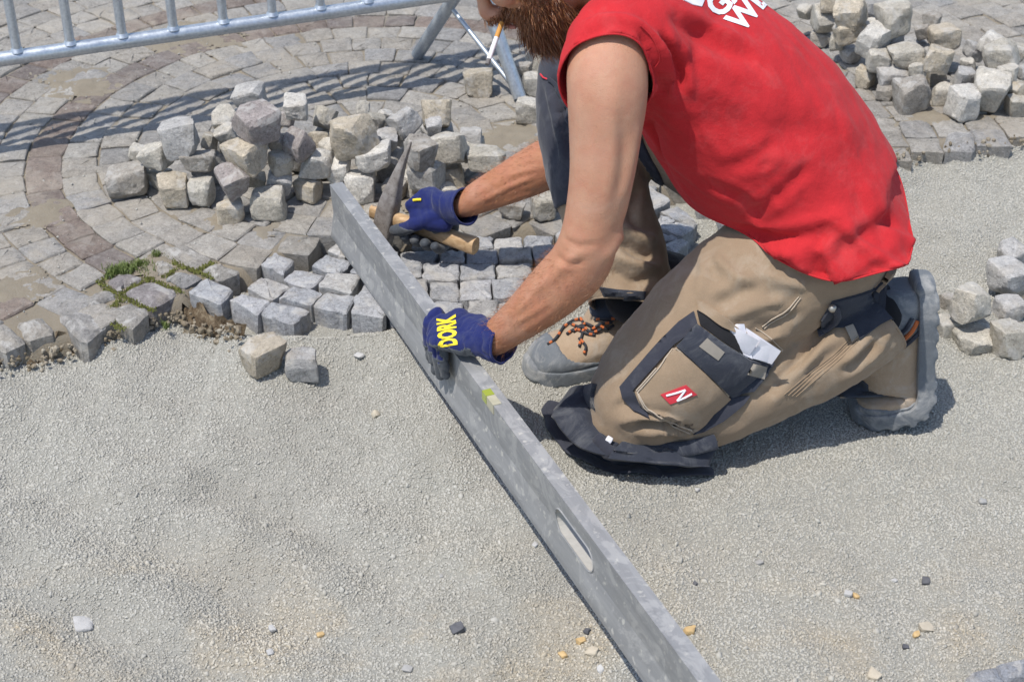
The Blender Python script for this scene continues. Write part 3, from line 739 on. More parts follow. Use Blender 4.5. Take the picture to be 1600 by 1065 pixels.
for (u, v, w, tone, label, rot, shp) in [(413, 556, 74, 3, 'pinkish five sided sett with a split dark face on the raked gravel', 0.55, (1, 0.95, 0.9)), (469, 571, 54, 4, 'smaller bluish grey sett beside the pinkish one on the gravel', 0.15, (1, 0.9, 1.05))]:
    p = at(u, v, -0.03); loose(u, v, w, 0, label, GE, tone, rot=rot, shp=shp, base=zg1(p.x, p.y) - 0.004)

# stones under the ones that lie high, inside the heaps
for (x, y, z, lvl, sz, base) in list(PLACED):
    for k in range(1, int(round(lvl)) + 1):
        zz = z - 0.060 * k
        if zz < 0.03: break
        if any(abs(a - x) < 0.045 and abs(b - y) < 0.045 and abs(c - zz) < 0.04 for a, b, c, *_ in PLACED): continue
        g = np.random.default_rng(int((x + 5) * 1000 + k))
        o = ob('loose_sett', rock_mesh('loose_sett', (0.066, 0.068, 0.066), g, M['sett']), None, (x + g.normal() * 0.004, y + 0.012 + abs(g.normal()) * 0.004, max(zz, 0.03)), tint((0.35, 0.34, 0.32), g))
        o.rotation_euler[2] = g.uniform(-0.6, 0.6)
        heap = GA if x < 0.4 else GC
        tag(o, 'grey sett buried inside the heap behind the straightedge' if x < 0.4 else 'grey sett buried inside the heap behind the worker', 'stone', heap)
        PLACED.append((x, y, zz, 0, sz, base))

# pebbles lying singly on the gravel
def pebble(u, v, wpx, mat, label, flat=0.6, grp=None):
    wpx *= 0.82
    g = np.random.default_rng(int(u * 13 + v)); p = at(u, v, -0.05); z = zg1(p.x, p.y); p = at(u, v, z)
    w = wpx / FOC * (p - CAM).length
    me = rock_mesh('pebble', (w, w * g.uniform(0.7, 0.95), w * flat), g, M[mat], 1.5, 4, 60)
    o = ob('pebble', me, None, p + Vector((0, 0, w * flat * 0.28))); o.rotation_euler = (g.normal() * 0.2, g.normal() * 0.2, g.uniform(0, 6))
    tag(o, label, 'pebble', grp)
pebble(130, 978, 40, 'p_white', 'broad flat white pebble on the gravel near the lower left corner', 0.35)
pebble(715, 986, 26, 'p_dark', 'shiny black pebble left of the straightedge near the bottom', 0.8)
pebble(501, 993, 14, 'p_ochre', 'orange pebble on the yellowish sand patch, bottom left of centre')
pebble(880, 1025, 17, 'p_ochre', 'ochre pebble just left of the straightedge at the bottom', 0.7)
pebble(908, 1003, 15, 'p_ochre', 'small ochre pebble above the buff one near the straightedge', 0.7)
pebble(925, 1020, 24, 'p_buff', 'irregular buff pebble between two ochre ones at the straightedge', 0.6)
pebble(923, 1032, 15, 'p_buff', 'round buff pebble below the irregular one')
pebble(938, 1048, 18, 'p_white', 'white pebble at the bottom edge beside the straightedge')
pebble(917, 987, 14, 'p_dark', 'small dark grey pebble above the ochre ones')
pebble(1077, 989, 20, 'p_ochre', 'square ochre pebble right of the straightedge', 0.8)
pebble(1337, 932, 13, 'p_ochre', 'ochre pebble with a white chip beside it, lower right')
pebble(1325, 930, 16, 'p_white', 'white chip beside an ochre pebble, lower right')
pebble(1431, 993, 14, 'p_ochre', 'small ochre pebble in front of the buff flake, lower right', 0.8)
pebble(1447, 982, 24, 'p_buff', 'buff flake of stone lying on the gravel, lower right', 0.4)
pebble(1446, 910, 16, 'p_dark', 'dark grey lump on the gravel at the lower right', 0.8)
pebble(588, 649, 17, 'p_buff', 'buff chip of stone in the middle of the raked gravel', 0.7)
pebble(561, 556, 17, 'p_white', 'round white pebble in front of the new paving', 0.35)
pebble(1186, 880, 16, 'p_grey', 'pale grey pebble in the middle of the right gravel', 0.6)
pebble(1090, 766, 12, 'p_white', 'tiny white chip in front of the knee pad')
pebble(1397, 908, 12, 'p_white', 'white chip left of the dark grey lump, lower right')
pebble(690, 901, 10, 'p_grey', 'small grey pebble left of the straightedge slot')
pebble(1086, 912, 10, 'p_dark', 'small dark pebble right of the straightedge slot')
pebble(1535, 785, 14, 'p_grey', 'grey pebble near the right edge of the gravel')
pebble(836, 852, 12, 'p_white', 'white chip touching the shadow edge of the straightedge')
pebble(1415, 1012, 14, 'p_dark', 'flat dark flake near the bottom right')
pebble(425, 983, 15, 'p_white', 'white pebble left of the orange one on the yellowish sand')
pebble(422, 1020, 15, 'p_white', 'white pebble near the bottom edge left of centre')
pebble(636, 1047, 18, 'p_grey', 'grey pebble at the bottom edge left of the straightedge')
pebble(1365, 1058, 24, 'p_buff', 'buff stone at the bottom edge near the corner setts')
# ------------------------------------------------------------------ tubes and simple solids
def tube(pts, r, n=12, caps=True):
    pts = [np.array(p, float) for p in pts]; V, F = [], []
    up = np.array([0, 0, 1.0])
    rs = r if isinstance(r, (list, tuple, np.ndarray)) else [r] * len(pts)
    prev = None
    for i, p in enumerate(pts):
        t = (pts[min(i + 1, len(pts) - 1)] - pts[max(i - 1, 0)]); t /= np.linalg.norm(t)
        a = np.cross(t, up if prev is None else prev)
        if np.linalg.norm(a) < 1e-4: a = np.cross(t, [1, 0, 0])
        if prev is not None:
            a = prev - t * (prev @ t)
        a /= np.linalg.norm(a); b = np.cross(t, a); prev = a
        for k in range(n):
            an = 2 * math.pi * k / n; V.append(p + rs[i] * (a * math.cos(an) + b * math.sin(an)))
    for i in range(len(pts) - 1):
        for k in range(n): F.append((i * n + k, i * n + (k + 1) % n, (i + 1) * n + (k + 1) % n, (i + 1) * n + k))
    if caps: F += [tuple(range(n))[::-1], tuple((len(pts) - 1) * n + k for k in range(n))]
    return V, F
def tube_mesh(name, pts, r, mat, n=12, sharp=40): return mesh(name, *tube(pts, r, n), mat, True, sharp)
def join(*vf):
    V, F = [], []
    for v, f in vf:
        o = len(V); V += list(v); F += [tuple(i + o for i in q) for q in f]
    return V, F
def frame_from(origin, xdir, zdir):
    x = Vector(xdir).normalized(); z = Vector(zdir); z = (z - x * z.dot(x)).normalized(); y = z.cross(x)
    return Matrix(((x.x, y.x, z.x, origin[0]), (x.y, y.y, z.y, origin[1]), (x.z, y.z, z.z, origin[2]), (0, 0, 0, 1)))

# ------------------------------------------------------------------ crowd barrier
def make_barrier(name, origin, ang, label, length=2.3, z0=0.23, z1=1.10, feet=(0.35, 1.95), nbars=24, bar0=0.0):
    root = empty(name, origin); root.rotation_euler = (0, 0, ang); tag(root, label, 'barrier', 'crowd barriers round the work')
    ob('rail', tube_mesh('rail', [(0, 0, z0), (length, 0, z0)], 0.0160, M['galv'], 20), root)
    ob('rail', tube_mesh('rail', [(0, 0, z1), (length, 0, z1)], 0.0160, M['galv'], 20), root)
    for x in (0.0, length): ob('end_post', tube_mesh('end_post', [(x, 0, z0 - 0.02), (x, 0, z1 + 0.0)], 0.0160, M['galv'], 16), root)
    for k in range(nbars):
        x = bar0 + 0.05 + k * 0.113
        if x > length - 0.05: break
        b = ob('bar', tube_mesh('bar', [(x, 0, z0 + 0.012), (x, 0, z1 - 0.012)], 0.0105, M['galv'], 12), root)
        ob('weld', tube_mesh('weld', [(x, 0, z0 + 0.013), (x, 0, z0 + 0.021)], [0.016, 0.0115], M['galv'], 10), b)
    return root
BANG = math.radians(22.5)
# bottom rail passes over these two points of the ground plan
bdir = np.array([math.cos(BANG), math.sin(BANG)])
p0 = at(0, 93, 0.23); pA = at(690, -6, 0.23)
BANG = math.atan2(pA.y - p0.y, pA.x - p0.x); bdir = np.array([math.cos(BANG), math.sin(BANG)])
start = np.array(pA[:2]) - bdir * 2.02
# bars: the first in view stands at pixel column 25 of the rail
pb = at(27, 85, 0.23); s_b = float((np.array(pb[:2]) - start) @ bdir)
barrier = make_barrier('crowd_barrier', (*start, 0), BANG, 'galvanised steel crowd barrier standing behind the heap of setts at the upper left', bar0=s_b % 0.113 - 0.05)
inv = Matrix.Translation((*start, 0)) @ Matrix.Rotation(BANG, 4, 'Z'); inv.invert()
apex = at(741, -52, 0.30)
f1, f2 = at(652, 86, 0.012), at(812, 152, 0.012)
L = lambda p: tuple(inv @ Vector(p))
leg1 = ob('leg', tube_mesh('leg', [L(apex), L(f1)], 0.0160, M['galv'], 18), barrier)
leg2 = ob('leg', tube_mesh('leg', [L(apex), L(f2)], 0.0160, M['galv'], 18), barrier)
q1 = f1.lerp(apex, 0.58); q2 = f2.lerp(apex, 0.03)
brace = ob('brace', tube_mesh('brace', [L(q1), L(q2)], 0.006, M['galv'], 10), barrier)
ob('brace_tab', tube_mesh('brace_tab', [L(q2 + (q1 - q2) * 0.10), L(q2)], [0.008, 0.013], M['galv'], 10), brace)
for dx in (0.5,):
    a = Vector(L(apex)); d = -1.55
    ob('leg', tube_mesh('leg', [(a.x + d, a.y, a.z), (L(f1)[0] + d, L(f1)[1], 0.012)], 0.0160, M['galv'], 12), barrier)
    ob('leg', tube_mesh('leg', [(a.x + d, a.y, a.z), (L(f2)[0] + d, L(f2)[1], 0.012)], 0.0160, M['galv'], 12), barrier)
# the next one of the row, off to the right: only its shadow reaches the picture
s2 = at(1300, -40, 0.0)
b2 = make_barrier('crowd_barrier', (s2.x - 0.30, s2.y + 0.02, 0), math.radians(9), 'second galvanised crowd barrier beyond the heap, whose shadow falls at the upper right', z0=0.23)
for x in (0.35, 1.95):
    for s in (-1, 1): ob('leg', tube_mesh('leg', [(x, 0, 0.28), (x + 0.02 * s, 0.2 * s, 0.012)], 0.0160, M['galv'], 12), b2)

# ------------------------------------------------------------------ aluminium straightedge with spirit level
m = NT('worn_aluminium'); tc = m.n('ShaderNodeTexCoord').outputs['Object']
mp = m.n('ShaderNodeMapping', {'Scale': (3.0, 22.0, 22.0)}); m.set(mp.inputs[0], tc); sc_ = mp.outputs[0]
c = m.mix(m.ramp(m.noise(2.4, 6, 0.7, sc_, 0.4), [(0.3, 0), (0.7, 1)]), (0.205, 0.208, 0.21), (0.30, 0.302, 0.302))
c = m.mix(m.ramp(m.noise(16, 6, 0.72, tc, 1.2), [(0.52, 0), (0.60, 0.5)]), c, (0.42, 0.415, 0.40))       # dried cement smears
c = m.mix(m.ramp(m.noise(60, 3, 0.6, tc), [(0.60, 0), (0.68, 0.75)]), c, (0.50, 0.485, 0.44))            # splashes
c = m.mix(m.ramp(m.noise(5, 4, 0.6, tc), [(0.55, 0), (0.7, 0.3)]), c, (0.20, 0.20, 0.19))
rg = m.ramp(m.noise(9, 4, 0.6, tc), [(0.3, 0.42), (0.7, 0.7)])
M['alu'] = m.done(c, rg, m.bump(m.noise(45, 5, 0.7, tc), 0.25, 0.001), metal=0.12)
m = NT('vial_green'); M['vial'] = m.done((0.30, 0.35, 0.05), 0.15, **{'Coat Weight': 0.5})
m = NT('vial_block'); M['vblock'] = m.done(m.mix(m.noise(80, 3, 0.5, m.pos), (0.32, 0.30, 0.21), (0.48, 0.45, 0.34)), 0.6)

LH, LT = 0.118, 0.027
A_t, B_t = at(515, 288, 0.124), at(1052, 1012, 0.140)          # upper left arris, far and near
xd = (B_t - A_t); LL = xd.length + 0.32
xdir = xd.normalized()
lev = empty('straightedge', A_t); lev.matrix_world = frame_from(A_t, xdir, (0, 0, 1))     # x along, z up, y towards the far right... checked below
tag(lev, 'long grey aluminium straightedge with a slot, lying from the paving across the gravel', 'straightedge')
ysgn = 1.0 if lev.matrix_world.to_3x3() @ Vector((0, 1, 0)) @ Vector((1, 0, 0)) > 0 else -1.0
# profile (y, z): trapezoid box with a slight crease in the face the photograph shows
prof = [(0, 0), (0.0015, 0.0015), (LT - 0.0015, 0.0015), (LT, 0), (LT, -LH), (-0.004, -LH), (-0.004, -LH + 0.010), (0.0035, -LH * 0.56)]
slot0, slot1, sz0, sz1 = 0.0, 0.0, 0.0, 0.0
def lp(x, y, z): return (x, y * ysgn, z)
def face_y(z):                                                  # left face y as a function of z (0 top .. -LH)
    zs_ = [-LH, -LH + 0.010, -LH * 0.56, 0]; ys_ = [-0.004, -0.004, 0.0035, 0.0]
    return float(np.interp(z, zs_, ys_))
# slot position along the bar from the photograph
def along(u, v, z):
    p = at(u, v, A_t.z + z); return (p - A_t).dot(xdir)
sA, sB = along(876, 798, -0.035), along(922, 893, -0.045)
szc, szr = -0.050, 0.0215
bm = bmesh.new()
def slot_outline(n=10):
    o = []
    for k in range(n + 1):
        a = math.pi / 2 + math.pi * k / n; o.append((sA + szr + szr * math.cos(a), szc + szr * math.sin(a)))
    for k in range(n + 1):
        a = -math.pi / 2 + math.pi * k / n; o.append((sB - szr + szr * math.cos(a), szc + szr * math.sin(a)))
    return o
SO = slot_outline()
def wall(yf, y_out, flip):                                       # a long face with the slot cut through it
    zs_ = [0.0, -LH * 0.56, -LH + 0.010, -LH] if yf else [0.0, -LH]
    xs_ = [0.0, sA - 0.06, sB + 0.06, LL]
    pts = [Vector((0, 0.0)), Vector((LL, 0.0)), Vector((LL, -LH)), Vector((0, -LH))]
    allp = [Vector((x, z)) for x in np.r_[np.linspace(0, LL, 24)] for z in zs_]
    so = [Vector(p) for p in SO]
    allp = [p for p in allp if not (sA - 0.004 < p.x < sB + 0.004 and szc - szr - 0.004 < p.y < szc + szr + 0.004)]
    base = len(allp); allp += so
    edges = [(base + i, base + (i + 1) % len(so)) for i in range(len(so))]
    vs, es, fs, *_ = mgeo.delaunay_2d_cdt(allp, edges, [], 0, 1e-6)
    V = [lp(v.x, face_y(v.y) if yf else y_out, v.y) for v in vs]
    F = []
    for f in fs:
        cx = sum(vs[i].x for i in f) / len(f); cz = sum(vs[i].y for i in f) / len(f)
        if inside((cx, cz), SO): continue
        F.append(tuple(f))
    return V, F
n_so = len(SO)
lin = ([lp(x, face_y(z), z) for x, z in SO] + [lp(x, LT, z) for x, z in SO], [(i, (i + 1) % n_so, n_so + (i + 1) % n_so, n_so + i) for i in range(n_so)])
top = ([lp(0, 0, 0), lp(LL, 0, 0), lp(LL, LT, 0), lp(0, LT, 0)], [(0, 1, 2, 3)])
bot = ([lp(0, -0.004, -LH), lp(LL, -0.004, -LH), lp(LL, LT, -LH), lp(0, LT, -LH)], [(0, 3, 2, 1)])
bodyV, bodyF = join(wall(True, 0, False), wall(False, LT, True), top, bot)
me = mesh('body', bodyV, bodyF, M['alu'])
b = bmesh.new(); b.from_mesh(me); bmesh.ops.remove_doubles(b, verts=b.verts, dist=1e-5); bmesh.ops.recalc_face_normals(b, faces=b.faces); b.to_mesh(me); b.free()
ob('body', me, lev)
m = NT('painted_slot_light'); M['sunlit_slot'] = m.done(m.mix(m.noise(90, 5, 0.7, m.pos), (0.30, 0.29, 0.26), (0.46, 0.44, 0.40)), 0.9)  # sunlit brightness inside the slot, painted as a pale lining colour
ob('slot_lining', mesh('slot_lining', lin[0], lin[1], M['sunlit_slot']), lev)
rim = ob('slot_rim', mesh('slot_rim', *join( *[tube([lp(x, face_y(z) - 0.0003, z) for x, z in SO + SO[:2]], 0.0014, 6, False)]), M['alu'], True, 60), lev)
for x in (0.0, LL):
    pv = [lp(x + (0.001 if x == 0 else -0.001), y, z) for y, z in ((0.0, -0.0), (LT, 0), (LT, -LH), (-0.004, -LH), (-0.004, -LH + 0.01), (0.0035, -LH * 0.56))]
    ob('end_cap', mesh('end_cap', pv, [tuple(range(6))], M['alu']), lev)
# small vial let into the upper arris
vA = along(757, 617, 0.0); vB = along(771, 640, 0.0)
vw = vB - vA
ob('vial_block', mesh('vial_block', *join(([lp(vA + a * vw * 1.05, y, z) for a in (0, 1) for y, z in ((-0.0008, 0.0012), (LT * 0.5, 0.0012), (LT * 0.5, -0.004), (-0.0008, -0.017))], [(0, 1, 2, 3), (4, 7, 6, 5), (0, 4, 5, 1), (0, 3, 7, 4), (1, 5, 6, 2), (2, 6, 7, 3)])), M['vblock']), lev)
ob('vial', mesh('vial', [lp(vA + a * vw, y, z) for a in (0.02, 0.42) for y, z in ((-0.0018, 0.0022), (LT * 0.48, 0.0022), (LT * 0.48, -0.003), (-0.0018, -0.014))], [(0, 1, 2, 3), (4, 7, 6, 5), (0, 4, 5, 1), (0, 3, 7, 4), (1, 5, 6, 2), (2, 6, 7, 3)], M['vial']), lev)
# ------------------------------------------------------------------ the worker
def PX(u, v, d): return CAM + ray(u, v) * d
def PZ(u, v, z): return at(u, v, z)
def catmull(pts, step):
    pts = np.array(pts, float); out = []
    n = len(pts)
    for i in range(n - 1):
        p0, p1, p2, p3 = pts[max(i - 1, 0)], pts[i], pts[i + 1], pts[min(i + 2, n - 1)]
        k = max(2, int(np.linalg.norm((p2 - p1)[:3]) / step))
        for t in np.linspace(0, 1, k, endpoint=False):
            out.append(0.5 * (2 * p1 + (p2 - p0) * t + (2 * p0 - 5 * p1 + 4 * p2 - p3) * t * t + (3 * p1 - p0 - 3 * p2 + p3) * t ** 3))
    out.append(pts[-1]); return np.array(out)
def limb(st, side=None, step=0.012, n=28):
    """st: rows (point, ra, rb); ra lies along `side` (a vector, or one per row)"""
    rows = []
    for i, s_ in enumerate(st):
        p = Vector(s_[0]); ra = s_[1]; rb = s_[2] if len(s_) > 2 else ra
        sd = side[i] if isinstance(side, list) else (side if side is not None else (0, 1, 0))
        rows.append([*p, ra, rb, *sd])
    R = catmull(rows, step); V, F = [], []
    m = len(R)
    for i in range(m):
        t = R[min(i + 1, m - 1), :3] - R[max(i - 1, 0), :3]; t /= np.linalg.norm(t) + 1e-9
        a = R[i, 5:8] - t * (R[i, 5:8] @ t); a /= np.linalg.norm(a) + 1e-9; b = np.cross(t, a)
        for k in range(n):
            an = 2 * math.pi * k / n; V.append(R[i, :3] + a * math.cos(an) * R[i, 3] + b * math.sin(an) * R[i, 4])
    for i in range(m - 1):
        for k in range(n): F.append((i * n + k, i * n + (k + 1) % n, (i + 1) * n + (k + 1) % n, (i + 1) * n + k))
    # domed ends
    for end, base, sgn in ((0, 0, -1), (m - 1, (m - 1) * n, 1)):
        t = (R[min(end + 1, m - 1), :3] - R[max(end - 1, 0), :3]); t /= np.linalg.norm(t) + 1e-9
        c = R[end, :3]; r = min(R[end, 3], R[end, 4]); ring = [base + k for k in range(n)]
        for q in (0.5, 0.85):
            nb = len(V)
            for k in range(n): V.append(c + (V[base + k] - c) * math.sqrt(1 - q * q) + t * sgn * r * q * 0.7)
            nr = [nb + k for k in range(n)]
            for k in range(n):
                f = (ring[k], ring[(k + 1) % n], nr[(k + 1) % n], nr[k]); F.append(f if sgn > 0 else f[::-1])
            ring = nr
        V.append(c + t * sgn * r * 0.72)
        for k in range(n):
            f = (ring[k], ring[(k + 1) % n], len(V) - 1); F.append(f if sgn > 0 else f[::-1])
    return V, F
def ball(c, r, n=16):
    r = np.array(r if isinstance(r, (list, tuple)) else [r] * 3)
    bm = bmesh.new(); bmesh.ops.create_icosphere(bm, subdivisions=3, radius=1.0)
    V = [np.array(v.co) * r + np.array(c) for v in bm.verts]; F = [tuple(v.index for v in f.verts) for f in bm.faces]; bm.free(); return V, F
def fuse(parts, voxel, it=4, lam=0.5):
    V, F = join(*parts)
    o = ob('tmp', mesh('tmp', V, F)); md = o.modifiers.new('r', 'REMESH'); md.mode = 'VOXEL'; md.voxel_size = voxel; md.adaptivity = 0
    dg = bpy.context.evaluated_depsgraph_get(); e = o.evaluated_get(dg); me = e.to_mesh()
    v = np.empty(len(me.vertices) * 3); me.vertices.foreach_get('co', v); v = v.reshape(-1, 3)
    f = [tuple(p.vertices) for p in me.polygons]; e.to_mesh_clear()
    m0 = o.data; bpy.data.objects.remove(o); bpy.data.meshes.remove(m0)
    return smooth(v, f, it, lam), f
def edges_of(f):
    e = set()
    for q in f:
        for i in range(len(q)):
            a, b = q[i], q[(i + 1) % len(q)]; e.add((min(a, b), max(a, b)))
    return np.array(list(e))
def smooth(v, f, it=4, lam=0.5, mask=None):
    e = edges_of(f); v = np.array(v)
    cnt = np.zeros(len(v)); np.add.at(cnt, e[:, 0], 1); np.add.at(cnt, e[:, 1], 1)
    for k in range(it):
        for l in (lam, -lam * 1.02):
            s = np.zeros_like(v); np.add.at(s, e[:, 0], v[e[:, 1]]); np.add.at(s, e[:, 1], v[e[:, 0]])
            d = s / np.maximum(cnt, 1)[:, None] - v
            v = v + d * l * (1 if mask is None else mask[:, None])
    return v
def normals(v, f):
    n = np.zeros_like(v)
    for k in (3, 4):
        q = np.array([x for x in f if len(x) == k])
        if len(q) == 0: continue
        nn = np.cross(v[q[:, 1]] - v[q[:, 0]], v[q[:, 2]] - v[q[:, 0]])
        if k == 4: nn = nn + np.cross(v[q[:, 2]] - v[q[:, 0]], v[q[:, 3]] - v[q[:, 0]])
        for i in range(k): np.add.at(n, q[:, i], nn)
    return n / (np.linalg.norm(n, axis=1)[:, None] + 1e-12)
def bvh(v, f): return BVHTree.FromPolygons([tuple(x) for x in v], [tuple(x) for x in f])
def hit(tree, u, v):
    r = ray(u, v); loc, nor, idx, dist = tree.ray_cast(CAM, r.normalized())
    return (loc, nor) if loc is not None else (None, None)
def seg_dist(v, pl):
    """distance of every vertex from a polyline, and the running parameter"""
    best = np.full(len(v), 1e9); par = np.zeros(len(v))
    n = len(pl) - 1
    for i in range(n):
        a, b = pl[i], pl[i + 1]; ab = b - a; t = np.clip(((v - a) @ ab) / (ab @ ab + 1e-12), 0, 1)
        d = np.linalg.norm(v - (a + t[:, None] * ab), axis=1); m_ = d < best; best[m_] = d[m_]; par[m_] = (i + t[m_]) / n
    return best, par
def fold(v, f, lines, gain=1.0):
    """raise (amp > 0) or sink creases along lines drawn on the surface: (photo points, amplitude m, half width m)"""
    tr = bvh(v, f); n = normals(v, f); disp = np.zeros(len(v))
    for pts, amp, w in lines:
        pl = []
        P_ = catmull([(x, y, 0) for x, y in pts], 12)
        for x, y, _ in P_:
            l, nr = hit(tr, x, y)
            if l is not None: pl.append(np.array(l))
        if len(pl) < 2: continue
        d, t = seg_dist(v, np.array(pl)); taper = np.clip(np.minimum(t, 1 - t) * 4 + 0.15, 0, 1)
        disp += gain * amp * taper * (np.exp(-(d / w) ** 2) - 0.35 * np.exp(-((d - 1.8 * w) / w) ** 2))
    return v + n * disp[:, None]

def panel(name, poly, tree, mat, parent, off=0.003, thick=0.003, grid=6.0, round_=True, puff=0.0, smooth_line=False, deep=None, color=None):
    """piece of cloth or rubber that lies on the surface `tree`, its outline drawn in photograph pixels"""
    P = np.array(poly, float)
    if smooth_line:
        P = catmull([(x, y, 0) for x, y in list(poly) + [poly[0]]], 8)[:-1, :2]
    out = []
    for i in range(len(P)):
        a, b = P[i], P[(i + 1) % len(P)]; k = max(1, int(np.linalg.norm(b - a) / grid))
        for t in range(k): out.append(a + (b - a) * t / k)
    nb = len(out); poly_t = [tuple(p) for p in out]
    x0, y0 = P.min(0); x1, y1 = P.max(0); inn = []
    o_arr = np.array(out)
    for yy in np.arange(y0 + grid * 0.5, y1, grid):
        for xx in np.arange(x0 + grid * 0.5, x1, grid):
            if inside((xx, yy), poly_t) and np.min(np.hypot(*(o_arr - [xx, yy]).T)) > grid * 0.55: inn.append((xx, yy))
    pts = [Vector(p) for p in out] + [Vector(p) for p in inn]
    vs, es, fs, *_ = mgeo.delaunay_2d_cdt(pts, [(i, (i + 1) % nb) for i in range(nb)], [], 0, 1e-6)
    L, N = [], []
    for p in vs:
        l, nr = hit(tree, p.x, p.y)
        L.append(l); N.append(nr)
    okd = [ (l - CAM).dot(ray(p.x, p.y)) / ray(p.x, p.y).length_squared for l, p in zip(L, vs) if l is not None]
    dm = float(np.median(okd)) if okd else 2.6
    for i, p in enumerate(vs):
        if L[i] is None or (deep is not None and abs((L[i] - CAM).length / ray(p.x, p.y).length - dm) > deep):
            q = PX(p.x, p.y, dm); l, nr, *_ = tree.find_nearest(q); L[i] = l; N[i] = nr
    F = []
    for f in fs:
        cx = sum(vs[i].x for i in f) / len(f); cy = sum(vs[i].y for i in f) / len(f)
        if inside((cx, cy), poly_t): F.append(tuple(f))
    L = np.array([tuple(l) for l in L]); N = np.array([tuple(n) for n in N])
    e = edges_of(F)
    for _ in range(3):                                         # even out the lie of the cloth
        s = N.copy(); np.add.at(s, e[:, 0], N[e[:, 1]]); np.add.at(s, e[:, 1], N[e[:, 0]]); N = s / (np.linalg.norm(s, axis=1)[:, None] + 1e-9)
    d2 = np.array([np.min(np.hypot(*(o_arr - [p.x, p.y]).T)) for p in vs])
    top = L + N * (off + puff * np.clip(d2 / 25.0, 0, 1) ** 0.6)[:, None]; bot = L + N * (off - thick - 0.003)
    view = np.array([tuple((CAM - Vector(l)).normalized()) for l in L])
    # orient faces to the viewer's side
    FF = []
    for f in F:
        a, b, c = (top[f[0]], top[f[1]], top[f[2]]); FF.append(f if np.cross(b - a, c - a) @ N[f[0]] > 0 else f[::-1])
    cnt = {}
    for f in FF:
        for i in range(len(f)): cnt[(f[i], f[(i + 1) % len(f)])] = 1
    rimf = [(a, b) for (a, b) in cnt if (b, a) not in cnt]
    k = len(L)
    allF = FF + [tuple(i + k for i in f[::-1]) for f in FF] + [(b, a, a + k, b + k) for a, b in rimf]
    me = mesh(name, np.vstack([top, bot]), allF, mat, True, 50)
    o = ob(name, me, None, color=color); attach(o, parent) if parent is not None else None
    return o

def cord_on(name, pts, tree, r, mat, parent, off=0.0015, n=8):
    pl = []
    for x, y, _ in catmull([(x, y, 0) for x, y in pts], 6):
        l, nr = hit(tree, x, y)
        if l is not None: pl.append(np.array(l + nr * off))
    if len(pl) > 2:
        o = ob(name, tube_mesh(name, pl, r, mat, n)); attach(o, parent); return o

def lettering(name, text, centre, along_px, up_px, tree, mat, parent, off=0.0012, shear=0.0, bold=0.02, clip=None):
    """flat print laid on a surface: baseline and up directions given in photograph pixels"""
    cu = bpy.data.curves.new(name, 'FONT'); cu.body = text; cu.size = 1.0; cu.align_x = 'LEFT'; cu.offset = bold; cu.resolution_u = 3
    tmp = ob('tmp', cu); dg = bpy.context.evaluated_depsgraph_get(); me = tmp.evaluated_get(dg).to_mesh()
    bm = bmesh.new(); bm.from_mesh(me); bpy.data.objects.remove(tmp)
    bmesh.ops.triangulate(bm, faces=bm.faces)
    for _ in range(2):
        long_ = [e for e in bm.edges if e.calc_length() > 0.14]
        if long_: bmesh.ops.subdivide_edges(bm, edges=long_, cuts=1); bmesh.ops.triangulate(bm, faces=[f for f in bm.faces if len(f.verts) > 3])
    V, keep = [], []
    for v in bm.verts:
        x = centre[0] + along_px[0] * v.co.x + up_px[0] * v.co.y; y = centre[1] + along_px[1] * v.co.x + up_px[1] * v.co.y
        l, nr = hit(tree, x, y)
        if l is None or (clip and not clip(x, y)): V.append((0, 0, 0)); keep.append(False)
        else: V.append(tuple(l + nr * off)); keep.append(True)
    F = [tuple(v.index for v in f.verts) for f in bm.faces if all(keep[v.index] for v in f.verts)]
    bm.free()
    if not F: return None
    used = sorted({i for f in F for i in f}); mp = {i: k for k, i in enumerate(used)}
    o = ob(name, mesh(name, [V[i] for i in used], [tuple(mp[i] for i in f) for f in F], mat)); attach(o, parent)
    return o

# ---- materials of the worker
def cloth_mat(name, c1, c2, scale=900, dirt=None, rough=0.9, sheen=0.15, bump=0.25):
    m = NT(name); P = m.pos
    wv = m.n('ShaderNodeTexWave', {'Scale': scale / 6.0, 'Distortion': 1.5, 'Detail': 2.0}, wave_type='BANDS', bands_direction='DIAGONAL'); m.set(wv.inputs['Vector'], P)
    c = m.mix(m.noise(30, 5, 0.65, P), c1, c2)
    c = m.mix(0.18, c, m.ramp(m.noise(700, 2, 0.6, P), [(0.3, 0.4), (0.7, 1.3)]), 'MULTIPLY')
    if dirt: c = m.mix(m.ramp(m.noise(16, 6, 0.72, P, 0.7), [(0.50, 0.0), (0.66, dirt[1])]), c, dirt[0])
    h = m.math('ADD', m.math('MULTIPLY', m.noise(70, 4, 0.6, P), 1.5), m.math('MULTIPLY', m.noise(800, 2, 0.5, P), 0.4))
    return m.done(c, rough, m.bump(h, bump, 0.003), spec=0.2, **{'Sheen Weight': sheen})
M['shirt'] = cloth_mat('red_jersey', (0.45, 0.018, 0.024), (0.53, 0.028, 0.034), dirt=((0.50, 0.09, 0.09), 0.25), bump=0.38, sheen=0.04)
M['tan'] = cloth_mat('tan_workcloth', (0.245, 0.178, 0.116), (0.305, 0.226, 0.152), dirt=((0.36, 0.30, 0.23), 0.5))
M['navy'] = cloth_mat('navy_workcloth', (0.022, 0.026, 0.038), (0.045, 0.05, 0.065), dirt=((0.17, 0.175, 0.18), 0.4))
M['greyc'] = cloth_mat('charcoal_workcloth', (0.026, 0.028, 0.040), (0.048, 0.051, 0.066), dirt=((0.15, 0.15, 0.16), 0.25))
M['pipe'] = cloth_mat('pale_piping', (0.40, 0.33, 0.25), (0.48, 0.40, 0.31))
